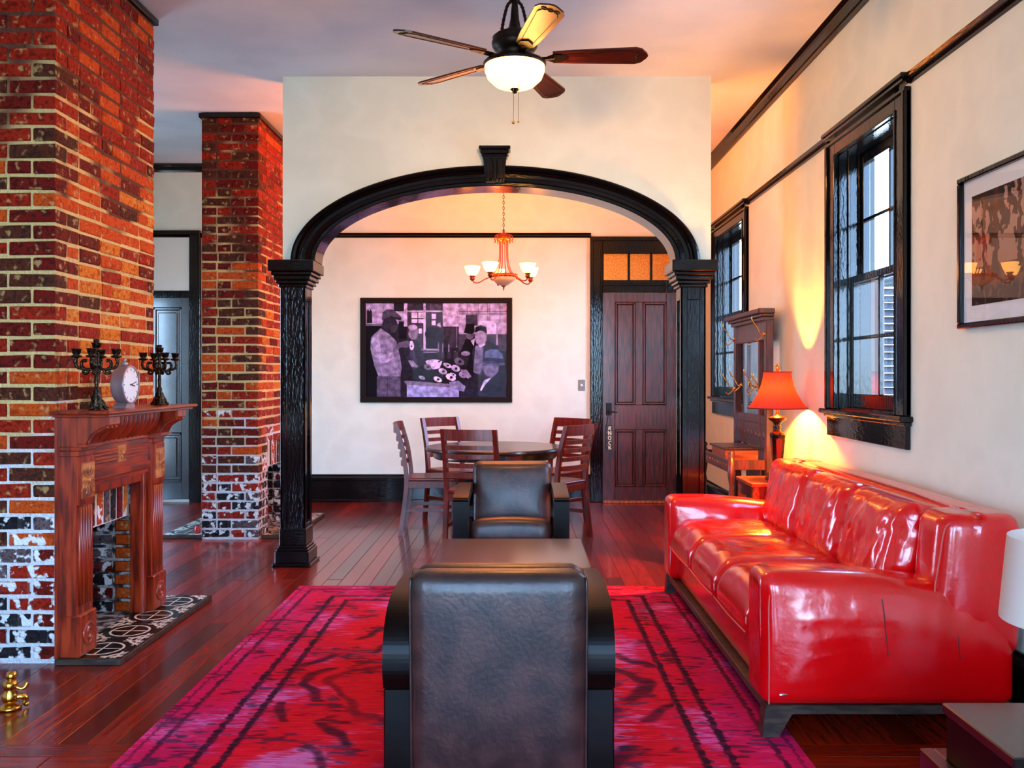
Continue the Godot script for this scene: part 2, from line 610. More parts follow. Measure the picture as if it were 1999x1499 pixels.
	var cor := [0, 0, 0.012, 0, 0.02, 0.016, 0.03, 0.02, 0.05, 0.045, 0.055, 0.06, 0.08, 0.072, 0.08, 0.11, 0, 0.22]
	var t3 := struct("trim_3", "black moulded cornice along the window wall ceiling", "cornice")
	st = new_st()
	molding(st, cor, P(WALL_R, 3.205, -2.0), P(WALL_R, 3.205, 9.1), Vector3(-1, 0, 0))
	part("cornice", st, M.black_paint_long, t3)
	var t4 := struct("trim_4", "black cornice above the far doors", "cornice")
	st = new_st()
	molding(st, cor, P(-4.5, 3.325, 9.1), P(-1.5, 3.325, 9.1), Vector3(0, 0, 1))
	part("cornice", st, M.black_paint_long, t4)
	var bb := [0, 0, 0.03, 0, 0.03, 0.02, 0.02, 0.03, 0.02, 0.215, 0.034, 0.222, 0.034, 0.245, 0.012, 0.262, 0.012, 0.28, 0, 0.28]
	var b1 := struct("baseboard_back", "tall black baseboard on the far dining room wall", "baseboard")
	for seg in [[-3.2, 0.715], [-4.5, -4.3]]:
		st = new_st()
		molding(st, bb, P(seg[0], 0, 9.1), P(seg[1], 0, 9.1), Vector3(0, 0, 1))
		part("board", st, M.black_paint_long, b1)
	var b2 := struct("baseboard_right", "tall black baseboard behind the red sofa", "baseboard")
	st = new_st()
	molding(st, bb, P(WALL_R, 0, -2.0), P(WALL_R, 0, 9.1), Vector3(-1, 0, 0))
	part("board", st, M.black_paint_long, b2)

# a wall 0.2 thick in the x-y plane of xf from x = a to b, with openings [x0, x1, y0, y1]
func wall_with_holes(st: SurfaceTool, a: float, b: float, holes: Array, xf: Transform3D) -> void:
	var x := a
	var boxes := []
	for h in holes:
		boxes.append([x, h[0], -0.1, 3.5])
		boxes.append([h[0], h[1], -0.1, h[2]])
		boxes.append([h[0], h[1], h[3], 3.5])
		x = h[1]
	boxes.append([x, b, -0.1, 3.5])
	for k in boxes:
		prism(st, poly2([k[0], k[2], k[1], k[2], k[1], k[3], k[0], k[3]]), 0.0, 0.2, xf)

# ---------------------------------------------------------------- chimneys
var brick_mesh := []

func build_chimneys() -> void:
	for i in 5:
		var st := new_st()
		box(st, Vector3.ZERO, Vector3(1.0, 0.058, 0.1), 0.005, Basis(), 0.0022)
		brick_mesh.append(commit(st))
	chimney("red brick chimney with wooden fireplace mantel and patched mortar", P(-2.05, 0, 3.98), 3.266, true)
	chimney("slim red brick chimney standing beside the arch column, without a mantel", P(-2.03, 0, 7.0), 3.302, false)

func brick_mat(y: float, near: bool) -> Material:
	var r := rng.randf()
	var names: Array
	if y < 0.42:
		names = ["brick_black_limed", "brick_black_limed", "brick_black_limed", "brick_grey_limed", "brick_deep_limed", "brick_red_limed"]
	elif y < 0.68:
		names = ["brick_red_limed", "brick_orange_limed", "brick_deep_limed", "brick_grey_limed", "brick_black_limed", "brick_brown"]
	elif y < 1.15:
		names = ["brick_red", "brick_red", "brick_orange", "brick_deep", "brick_red_limed", "brick_orange", "brick_brown"]
	elif y < 2.25:
		names = ["brick_red", "brick_deep", "brick_orange", "brick_deep", "brick_brown"] if near else ["brick_orange", "brick_orange", "brick_red", "brick_yellow", "brick_red", "brick_brown", "brick_yellow", "brick_deep"]
	else:
		names = ["brick_red", "brick_deep", "brick_red", "brick_brown", "brick_deep"] if near else ["brick_red", "brick_red", "brick_orange", "brick_red", "brick_deep"]
	return M[names[int(r * names.size()) % names.size()]]

# bricks of a face from u = a to b in one course; place(u, length, header) puts one
func lay(a: float, b: float, odd: bool, place: Callable) -> void:
	var u := a
	var first := true
	while b - u > 0.03:
		var l := rng.randf_range(0.195, 0.215)
		if first and odd:
			l = 0.1
		elif rng.randf() < 0.12:
			l = 0.1
		first = false
		if b - u - l - 0.013 < 0.05:
			l = b - u
		place.call(u, l)
		u += l + rng.randf_range(0.010, 0.016)

func chimney(label: String, at: Vector3, top: float, mantel: bool) -> void:
	var c := thing("brick_chimney", label, "chimney", at)
	var W := 0.44
	var D := 1.07
	var z_open := [0.27, 0.80, 0.54]
	var list := [] # [priority, position, length, along z, material, upright]
	var pitch := 0.0715
	var courses := int(top / pitch)
	for k in courses:
		var y := 0.012 + (k + 0.5) * pitch
		var odd := k % 2 == 1
		# corner brick
		var cl := 0.1 if odd else 0.205
		list.append([0, Vector3(-0.05 if not odd else -0.1025, y, -cl / 2 if not odd else -0.05), 0.205, not odd, brick_mat(y, true)])
		# near face
		var x0 := 0.112 if not odd else 0.217
		lay(x0, W, odd, func(u, l): list.append([1, Vector3(-u - l / 2, y, -0.05 + rng.randf_range(-0.003, 0.003)), l, false, brick_mat(y, true)]))
		# side face towards the room
		var z0 := 0.217 if not odd else 0.112
		var spans := [[z0, D]]
		if y < 0.54:
			spans = [[z0, z_open[0]], [z_open[1], D]]
		elif y < 0.75:
			spans = [[z0, z_open[0] - 0.03], [z_open[1] + 0.03, D]]
		for s in spans:
			lay(s[0], s[1], odd, func(u, l):
				var hidden: bool = mantel and y < 1.06
				list.append([3 if hidden else 2, Vector3(-0.05 + rng.randf_range(-0.003, 0.003), y, -u - l / 2), l, true, brick_mat(y, false)]))
	# soldier bricks over the fire opening
	var nz := 8
	for i in nz:
		var u: float = z_open[0] - 0.02 + (i + 0.5) * (z_open[1] - z_open[0] + 0.04) / nz
		list.append([0, Vector3(-0.05 + rng.randf_range(-0.006, 0.004), 0.645, -u), 0.2, false, M[["brick_yellow", "brick_brown", "brick_orange_limed", "brick_grey", "brick_black", "brick_deep", "brick_yellow", "brick_grey_limed"][i]], true])
	# bricks inside the fire opening, on the far cheek and the back
	for k in 7:
		var y := 0.012 + (k + 0.5) * pitch
		lay(0.11, 0.36, k % 2 == 1, func(u, l): list.append([1, Vector3(-u - l / 2, y, -z_open[1] - 0.045), l, false, M[["brick_black_limed", "brick_grey_limed", "brick_deep_limed", "brick_black_limed"][rng.randi_range(0, 3)]]]))
		lay(z_open[0], z_open[1], k % 2 == 0, func(u, l): list.append([1, Vector3(-0.40, y, -u - l / 2), l, true, M[["brick_black", "brick_grey_limed", "brick_black_limed"][rng.randi_range(0, 2)]]]))
	list.sort_custom(func(a, b): return a[0] < b[0])
	var rest := {}
	for i in list.size():
		var b: Array = list[i]
		var basis := Basis()
		if b.size() > 5:
			basis = Basis(Vector3(0, 0, 1), PI / 2) * rot(Vector3(1, 0, 0), 90.0 if i % 2 == 0 else -90.0)
		elif b[3]:
			basis = Basis(Vector3.UP, PI / 2)
		basis = basis * rot(Vector3(0, 0, 1), rng.randf_range(-0.7, 0.7)) if b.size() <= 5 else basis
		var xf := Transform3D(basis * Basis.from_scale(Vector3(b[2], rng.randf_range(0.94, 1.05), 1)), b[1])
		if i < 300:
			var o := inst("brick", brick_mesh[rng.randi_range(0, 4)], b[4], c)
			o.transform = xf
		else:
			if not rest.has("st"):
				rest.st = new_st()
			rest.st.append_from(brick_mesh[rng.randi_range(0, 4)], 0, xf)
	if rest.has("st"):
		rest.st.index()
		var o := inst("brickwork", rest.st.commit(), M.brick_orange if mantel else M.brick_red, c)
		o.set_meta("kind", "stuff")
	# the mortar bed behind the brick faces
	var st := new_st()
	var e := 0.005
	var nz2 := FastNoiseLite.new()
	nz2.seed = 5
	nz2.frequency = 2.2
	nz2.fractal_octaves = 3
	mortar_face(st, Vector3(-W, 0, -e), Vector3(W - e, 0, 0), Vector3(0, top, 0), nz2, at)
	mortar_face(st, Vector3(-e, 0, -e), Vector3(0, 0, -z_open[0] + e), Vector3(0, top, 0), nz2, at)
	mortar_face(st, Vector3(-e, 0.54, -z_open[0]), Vector3(0, 0, z_open[0] - z_open[1]), Vector3(0, top - 0.54, 0), nz2, at)
	mortar_face(st, Vector3(-e, 0, -z_open[1]), Vector3(0, 0, z_open[1] - D), Vector3(0, top, 0), nz2, at)
	mortar_face(st, Vector3(-W, 0, -D), Vector3(0, 0, D), Vector3(0, top, 0), nz2, at)
	mortar_face(st, Vector3(-e, 0, -D), Vector3(-W, 0, 0), Vector3(0, top, 0), nz2, at)
	part("mortar", st, M.mortar, c)
	# the fire opening
	st = new_st()
	st.set_smooth_group(-1)
	var b0 := 0.36
	quad(st, Vector3(-b0, 0, -z_open[0]), Vector3(-b0, 0.0, -z_open[1]), Vector3(-b0, 0.54, -z_open[1]), Vector3(-b0, 0.54, -z_open[0]))
	quad(st, Vector3(-b0, 0, -z_open[0]), Vector3(-b0, 0.54, -z_open[0]), Vector3(-e, 0.54, -z_open[0]), Vector3(-e, 0, -z_open[0]))
	quad(st, Vector3(-b0, 0, -z_open[1] - 0.003), Vector3(-e, 0, -z_open[1] - 0.003), Vector3(-e, 0.54, -z_open[1] - 0.003), Vector3(-b0, 0.54, -z_open[1] - 0.003))
	quad(st, Vector3(-b0, 0.54, -z_open[0]), Vector3(-b0, 0.54, -z_open[1]), Vector3(-e, 0.54, -z_open[1]), Vector3(-e, 0.54, -z_open[0]))
	bx(st, -b0, -e, 0.0, 0.02, -z_open[1], -z_open[0])
	part("firebox", st, M.soot, c)
	# black moulding where the chimney meets the ceiling
	st = new_st()
	bx(st, -W - 0.02, 0.02, top - 0.03, top + 0.006, -D - 0.02, 0.02, 0.004)
	part("crown_molding", st, M.black_paint_long, c)

func mortar_face(st: SurfaceTool, o: Vector3, u: Vector3, v: Vector3, nz: FastNoiseLite, at: Vector3) -> void:
	var nu := 10
	var nv := 80
	st.set_smooth_group(-1)
	var white := Color(0.72, 0.73, 0.74)
	var tan := Color(0.68, 0.49, 0.20)
	var brown := Color(0.12, 0.035, 0.018)
	var p := func(i: int, k: int) -> void:
		var q := o + u * (float(i) / nu) + v * (float(k) / nv)
		var n := nz.get_noise_3dv(q + at)
		var a := smoothstep(0.55, 0.95, q.y + n * 0.7)
		var b := smoothstep(2.0, 2.5, q.y + n * 1.2)
		st.set_color(white.lerp(tan, a).lerp(brown, b))
		st.add_vertex(q)
	for i in nu:
		for k in nv:
			for c in [[0, 0], [1, 1], [1, 0], [0, 0], [0, 1], [1, 1]]:
				p.call(i + c[0], k + c[1])

# ---------------------------------------------------------------- the arch
func build_arch() -> void:
	var zf := 6.05
	var cx := -0.165
	var sy := 2.04
	var ai := 1.203
	var bi := 0.498
	var ao := 1.364
	var bo := 0.634
	var w := struct("wall_middle", "cream plaster wall with a wide arched opening", "wall")
	var pl := PackedVector2Array([Vector2(-1.592, CEIL + 0.02), Vector2(-1.592, sy)])
	for i in 41:
		var a := PI - PI * i / 40
		pl.append(Vector2(cx + cos(a) * (ai + ao) / 2, sy + sin(a) * (bi + bo) / 2))
	pl.append(Vector2(1.282, sy))
	pl.append(Vector2(1.282, CEIL + 0.02))
	var st := new_st()
	prism(st, pl, -0.17, 0.0, Transform3D(Basis(), P(0, 0, zf)))
	part("plaster", st, M.plaster, w)
	var t := struct("trim_5", "black painted arch surround with keystone on panelled columns", "arch trim")
	st = new_st()
	var prof := [[0, -0.19], [0, 0.03], [0.03, 0.038], [0.10, 0.038], [0.12, 0.026], [0.18, 0.026], [0.22, 0.034], [0.40, 0.030], [0.44, 0.022], [0.60, 0.022], [0.64, 0.034], [0.70, 0.040], [0.74, 0.034], [0.80, 0.052], [0.90, 0.060], [0.97, 0.058], [1, 0.048], [1, -0.19], [0, -0.19]]
	var n := 72
	for k in prof.size() - 1:
		st.set_smooth_group(k + 3)
		for i in n:
			var q := []
			for c in [[i, k], [i + 1, k], [i + 1, k + 1], [i, k + 1]]:
				var a: float = PI * c[0] / n
				var s: float = prof[c[1]][0]
				q.append(Vector3(cx + cos(a) * lerpf(ai, ao, s), sy + sin(a) * lerpf(bi, bo, s), -zf + prof[c[1]][1]))
			quad(st, q[0], q[3], q[2], q[1])
	part("arch_band", st, M.black_paint_long, t)
	st = new_st()
	var kx := -0.167
	prism(st, poly2([kx - 0.062, 2.555, kx + 0.062, 2.555, kx + 0.078, 2.725, kx - 0.078, 2.725]), 0.0, 0.085, Transform3D(Basis(), P(0, 0, zf)))
	bx(st, kx - 0.045, kx - 0.012, 2.57, 2.71, -zf + 0.08, -zf + 0.097, 0.006)
	bx(st, kx + 0.012, kx + 0.045, 2.57, 2.71, -zf + 0.08, -zf + 0.097, 0.006)
	for b in [[0.084, 2.72, 2.738, 0.095], [0.092, 2.738, 2.765, 0.108], [0.104, 2.765, 2.788, 0.12]]:
		bx(st, kx - b[0], kx + b[0], b[1], b[2], -zf, -zf + b[3], 0.004)
	part("keystone", st, M.black_paint, t)
	for side in [-1, 1]:
		var x0 := -1.602 if side < 0 else 1.076
		arch_column(t, x0, x0 + 0.166, -zf + 0.025, 0.2, sy)

func arch_column(t: Node3D, x0: float, x1: float, zfr: float, dp: float, top: float) -> void:
	var st := new_st()
	var zb := zfr - dp
	var c := 0.014
	bx(st, x0 + c, x1 - c, 0.1, 1.93, zb + c, zfr - c)
	var e := 0.042
	# raised stiles and rails that leave a sunk panel on each side
	for z in [[zfr - c, zfr], [zb, zb + c]]:
		bx(st, x0, x0 + e, 0.1, 1.93, z[0], z[1], 0.003)
		bx(st, x1 - e, x1, 0.1, 1.93, z[0], z[1], 0.003)
		bx(st, x0 + e, x1 - e, 0.1, 0.28, z[0], z[1], 0.003)
		bx(st, x0 + e, x1 - e, 1.78, 1.93, z[0], z[1], 0.003)
	for x in [[x0, x0 + c], [x1 - c, x1]]:
		bx(st, x[0], x[1], 0.1, 1.93, zfr - e, zfr, 0.003)
		bx(st, x[0], x[1], 0.1, 1.93, zb, zb + e, 0.003)
		bx(st, x[0], x[1], 0.1, 0.28, zb + e, zfr - e, 0.003)
		bx(st, x[0], x[1], 1.78, 1.93, zb + e, zfr - e, 0.003)
	part("column", st, M.black_paint, t)
	st = new_st()
	for b in [[0.045, 0.0, 0.022], [0.030, 0.022, 0.10], [0.024, 0.10, 0.118], [0.014, 0.118, 0.135], [0.006, 0.135, 0.25]]:
		bx(st, x0 - b[0], x1 + b[0], b[1], b[2], zb - b[0], zfr + b[0], 0.005)
	part("column_base", st, M.black_paint_long, t)
	st = new_st()
	for b in [[0.012, 1.862, 1.885], [0.026, 1.885, 1.91], [0.04, 1.91, 1.94], [0.052, 1.94, 1.965], [0.068, 1.965, 2.041]]:
		bx(st, x0 - b[0], x1 + b[0], b[1], b[2], zb - b[0], zfr + b[0], 0.006)
	part("capital", st, M.black_paint_long, t)

# ---------------------------------------------------------------- windows
func build_windows() -> void:
	var a := window("window_1", "tall black sash window above the red sofa", P(WALL_R, 0, 4.69), -PI / 2, 0.82, 1.084, 2.53, true)
	window("window_2", "tall black sash window behind the hall stand", P(WALL_R, 0, 7.72), -PI / 2, 1.0, 1.084, 2.53, true)
	window("window_3", "black sash window on the wall left of the chimneys, near the dark panelled door", P(-4.5, 0, 6.8), PI / 2, 1.2, 0.1, 2.3, true)
	for i in 3:  # the last one is unseen, added to light the arch and mantel
		window("window_%d" % (4 + i), "tall black sash window in the wall facing the arch, " + ["opposite the armchairs", "opposite the sofa", "added to light the mantel"][i], Vector3([-0.45, 1.1, -2.2][i], 0, 2.0), PI, 1.1, 0.3, 2.8, true)
	# louvred shutter folded back outside the first window
	var st := new_st()
	bx(st, -0.2, -0.15, 0.0, 0.78, -0.015, 0.015, 0.003)
	bx(st, 0.15, 0.2, 0.0, 0.78, -0.015, 0.015, 0.003)
	bx(st, -0.15, 0.15, 0.0, 0.06, -0.015, 0.015, 0.003)
	bx(st, -0.15, 0.15, 0.72, 0.78, -0.015, 0.015, 0.003)
	var sh := part("shutter", st, M.iron, a)
	sh.transform = a.transform.affine_inverse() * Transform3D(Basis(), P(2.22, 1.06, 5.16))
	st = new_st()
	box(st, Vector3.ZERO, Vector3(0.3, 0.042, 0.006), 0.001)
	var lm := commit(st)
	for i in 16:
		var o := inst("louvre", lm, M.iron, sh)
		o.transform = Transform3D(rot(Vector3(1, 0, 0), -28), Vector3(0, 0.085 + i * 0.0405, 0))

func window(called: String, label: String, at: Vector3, turn: float, w: float, y0: float, y1: float, apron: bool) -> Node3D:
	var o := thing(called, label, "window", at, turn, "", "structure")
	var h := w / 2
	var c := 0.13
	var st := new_st()
	for s in [-1, 1]:
		bx(st, s * h, s * (h + c), y0, y1 + 0.06, -0.002, 0.022, 0.003)
		bx(st, s * (h + c - 0.03), s * (h + c), y0, y1 + 0.06, -0.002, 0.036, 0.005)
		bx(st, s * (h - 0.002), s * (h + 0.014), y0, y1, -0.002, 0.028, 0.004)
	bx(st, -h, h, y1, y1 + c, -0.002, 0.022, 0.003)
	bx(st, -h - c - 0.004, h + c + 0.004, y1 + 0.055, y1 + 0.075, -0.002, 0.032, 0.004)
	bx(st, -h - c - 0.004, h + c + 0.004, y1 + 0.095, y1 + 0.115, -0.002, 0.042, 0.004)
	bx(st, -h - c - 0.012, h + c + 0.012, y1 + 0.115, y1 + 0.138, -0.002, 0.052, 0.004)
	bx(st, -h, h, y1 - 0.014, y1 + 0.002, -0.002, 0.028, 0.004)
	part("casing", st, M.black_paint, o)
	st = new_st() # lining of the opening
	bx(st, -h, -h + 0.02, y0, y1, -0.2, 0.0)
	bx(st, h - 0.02, h, y0, y1, -0.2, 0.0)
	bx(st, -h, h, y1 - 0.02, y1, -0.2, 0.0)
	bx(st, -h, h, y0 - 0.02, y0 + 0.012, -0.22, 0.0)
	for s in [-1, 1]: # parting beads
		bx(st, s * (h - 0.034), s * (h - 0.02), y0, y1, -0.06, -0.045, 0.002)
		bx(st, s * (h - 0.034), s * (h - 0.02), y0, y1, -0.115, -0.104, 0.002)
	part("jamb", st, M.black_paint, o)
	st = new_st()
	bx(st, -h - c - 0.025, h + c + 0.025, y0 - 0.026, y0, -0.03, 0.062, 0.006)
	bx(st, -h - c - 0.012, h + c + 0.012, y0 - 0.046, y0 - 0.026, -0.002, 0.036, 0.005)
	part("sill", st, M.black_paint_long, o)
	st = new_st()
	bx(st, -h - c + 0.004, h + c - 0.004, y0 - 0.155, y0 - 0.04, -0.002, 0.022, 0.003)
	part("apron", st, M.black_paint_long, o)
	var ym := (y0 + y1) / 2
	for up in [0, 1]:
		var a := y0 + 0.012 if up == 0 else ym - 0.02
		var b := ym + 0.02 if up == 0 else y1 - 0.02
		var z := -0.08 if up == 0 else -0.135
		var e := 0.048
		st = new_st()
		var hw := h - 0.02
		bx(st, -hw, -hw + e, a, b, z - 0.02, z + 0.02, 0.003)
		bx(st, hw - e, hw, a, b, z - 0.02, z + 0.02, 0.003)
		bx(st, -hw + e, hw - e, a, a + (0.075 if up == 0 else 0.038), z - 0.02, z + 0.02, 0.003)
		bx(st, -hw + e, hw - e, b - (0.038 if up == 0 else 0.055), b, z - 0.02, z + 0.02, 0.003)
		var sash := part("sash", st, M.black_paint, o)
		var ya := a + (0.075 if up == 0 else 0.038)
		var yb := b - (0.038 if up == 0 else 0.055)
		st = new_st()
		bx(st, -0.009, 0.009, ya, yb, z - 0.012, z + 0.014, 0.003)
		part("muntin", st, M.black_paint, sash)
		st = new_st()
		bx(st, -hw + e, hw - e, (ya + yb) / 2 - 0.009, (ya + yb) / 2 + 0.009, z - 0.012, z + 0.014, 0.003)
		part("muntin", st, M.black_paint, sash)
		for i in 2:
			for k in 2:
				st = new_st()
				var p0 := -hw + e if i == 0 else 0.009
				var p1 := -0.009 if i == 0 else hw - e
				var q0 := ya if k == 0 else (ya + yb) / 2 + 0.009
				var q1 := (ya + yb) / 2 - 0.009 if k == 0 else yb
				st.set_smooth_group(-1)
				quad(st, Vector3(p0, q0, z), Vector3(p1, q0, z), Vector3(p1, q1, z), Vector3(p0, q1, z))
				part("pane", st, M.window_glass, sash)
	return o

# ---------------------------------------------------------------- doors
func build_doors() -> void:
	var d := thing("door_1", "dark red panelled door with amber transom panes at the dining room end", "door", P(1.21, 0, 9.1), 0.0, "", "structure")
	var h := 0.3775
	var st := new_st()
	for s in [-1, 1]:
		bx(st, s * h, s * (h + 0.125), 0, 2.67, -0.002, 0.03, 0.004)
		bx(st, s * (h + 0.09), s * (h + 0.125), 0, 2.67, -0.002, 0.046, 0.006)
		bx(st, s * h, s * (h + 0.02), 0, 2.55, -0.002, 0.042, 0.005)
	bx(st, -h, h, 2.50, 2.67, -0.002, 0.03, 0.004)
	bx(st, -h - 0.125, h + 0.125, 2.63, 2.672, -0.002, 0.05, 0.005)
	bx(st, -h, h, 2.11, 2.235, -0.002, 0.034, 0.005)
	bx(st, -h, h, 2.175, 2.20, -0.002, 0.05, 0.005)
	for x in [-h, -0.112, 0.112, h]:
		bx(st, x - 0.012, x + 0.012, 2.235, 2.50, -0.002, 0.02, 0.003)
	part("casing", st, M.black_paint, d)
	for i in 3:
		st = new_st()
		var a: float = [-h + 0.012, -0.10, 0.124][i]
		var b: float = [-0.124, 0.10, h - 0.012][i]
		bx(st, a, b, 2.235, 2.50, 0.0, 0.008)
		part("transom_pane", st, M.amber_glass, d)
	st = new_st()
	bx(st, -h, h, 0.008, 2.106, 0.0, 0.012)
	var leaf := part("leaf", st, M.door_wood, d)
	st = new_st()
	for x in [[-h, -0.255, 0.01, 2.106], [-0.047, 0.026, 0.153, 0.732], [-0.047, 0.026, 0.98, 2.015], [0.264, h, 0.01, 2.106]]:
		bx(st, x[0], x[1], x[2], x[3], 0.012, 0.03, 0.003)
	for y in [[0.01, 0.153], [0.732, 0.98], [2.015, 2.106]]:
		bx(st, -0.255, 0.264, y[0], y[1], 0.012, 0.03, 0.003)
	part("stile", st, M.door_wood, leaf)
	for y in [[0.153, 0.732], [0.98, 2.015]]:
		for x in [[-0.255, -0.047], [0.026, 0.264]]:
			st = new_st()
			var e := 0.026
			for q in [[x[0], x[0] + e, y[0], y[1]], [x[1] - e, x[1], y[0], y[1]], [x[0], x[1], y[0], y[0] + e], [x[0], x[1], y[1] - e, y[1]]]:
				bx(st, q[0], q[1], q[2], q[3], 0.012, 0.034, 0.008)
			part("panel_molding", st, M.door_molding, leaf)
			st = new_st()
			bx(st, x[0] + e, x[1] - e, y[0] + e, y[1] - e, 0.012, 0.02, 0.006)
			part("panel", st, M.door_wood, leaf)
	st = new_st()
	bx(st, -0.345, -0.288, 0.875, 1.0, 0.03, 0.038, 0.004)
	lathe(st, [[0.0, 0.0], [0.012, 0.0], [0.010, 0.02], [0.016, 0.03], [0.016, 0.036], [0.0, 0.04]], 14, Vector3(-0.317, 0.915, 0.036), rot(Vector3(1, 0, 0), 90))
	tube(st, [Vector3(-0.317, 0.915, 0.068), Vector3(-0.28, 0.912, 0.07), Vector3(-0.235, 0.905, 0.066)], [0.008, 0.008, 0.006], 8)
	part("door_handle", st, M.iron, d)
	st = new_st()
	bx(st, -h, h, 0.0, 0.02, 0.0, 0.1, 0.004)
	part("threshold", st, M.carved_oak, d)
	# the sign that hangs on the handle
	var s := thing("hanging_sign", "narrow wooden sign reading KNOCK hanging from the door handle", "sign", P(1.21 - 0.318, 0.86, 9.035))
	st = new_st()
	bx(st, -0.033, 0.033, -0.335, -0.085, -0.006, 0.006, 0.003)
	part("board", st, M.weathered_wood, s)
	st = new_st()
	tube(st, [Vector3(-0.025, -0.09, 0), Vector3(0, 0.045, 0.002)], 0.0025, 5)
	tube(st, [Vector3(0.025, -0.09, 0), Vector3(0, 0.045, 0.002)], 0.0025, 5)
	part("string", st, M.ink, s)
	var font := SystemFont.new()
	font.font_names = PackedStringArray(["Droid Sans"])
	font.font_weight = 700
	for i in 5:
		var tm := TextMesh.new()
		tm.text = "KNOCK"[i]
		tm.font = font
		tm.font_size = 32
		tm.pixel_size = 0.0017
		tm.depth = 0.003
		var o := inst("letter", tm, M.cream_letters, s)
		o.position = Vector3(0.006, -0.112 - i * 0.049, 0.0065)
		o.rotation.z = deg_to_rad([-8, 6, 0, -5, 8][i])
	# dark panelled door behind the chimneys
	var k := thing("door_2", "glossy blue black panelled door between the two chimneys", "door", P(-3.745, 0, 9.1), 0.0, "", "structure")
	st = new_st()
	for q in [-1, 1]:
		bx(st, q * 0.415, q * 0.53, 0, 2.70, -0.002, 0.03, 0.004)
		bx(st, q * 0.50, q * 0.53, 0, 2.70, -0.002, 0.045, 0.006)
	bx(st, -0.53, 0.53, 2.69, 2.735, -0.002, 0.045, 0.005)
	bx(st, -0.415, 0.415, 2.06, 2.13, -0.002, 0.03, 0.004)
	part("casing", st, M.black_paint, k)
	st = new_st()
	bx(st, -0.415, 0.415, 2.13, 2.69, 0.0, 0.012)
	part("transom_panel", st, M.white_paint, k)
	st = new_st()
	bx(st, -0.415, 0.415, 0.03, 2.06, 0.0, 0.010)
	var leaf2 := part("leaf", st, M.door_black, k)
	st = new_st()
	for x in [[-0.415, -0.34, 0.03, 2.06], [-0.05, 0.05, 0.20, 0.70], [-0.05, 0.05, 0.93, 1.96], [0.34, 0.415, 0.03, 2.06]]:
		bx(st, x[0], x[1], x[2], x[3], 0.010, 0.028, 0.003)
	for y in [[0.03, 0.20], [0.70, 0.93], [1.96, 2.06]]:
		bx(st, -0.34, 0.34, y[0], y[1], 0.010, 0.028, 0.003)
	part("stile", st, M.door_black, leaf2)
	for y in [[0.20, 0.70], [0.93, 1.96]]:
		for x in [[-0.34, -0.05], [0.05, 0.34]]:
			st = new_st()
			for q in [[x[0], x[0] + 0.03, y[0], y[1]], [x[1] - 0.03, x[1], y[0], y[1]], [x[0], x[1], y[0], y[0] + 0.03], [x[0], x[1], y[1] - 0.03, y[1]]]:
				bx(st, q[0], q[1], q[2], q[3], 0.010, 0.03, 0.009)
			part("panel_molding", st, M.door_black, leaf2)
			st = new_st()
			bx(st, x[0] + 0.05, x[1] - 0.05, y[0] + 0.05, y[1] - 0.05, 0.010, 0.022, 0.008)
			part("panel", st, M.door_black, leaf2)

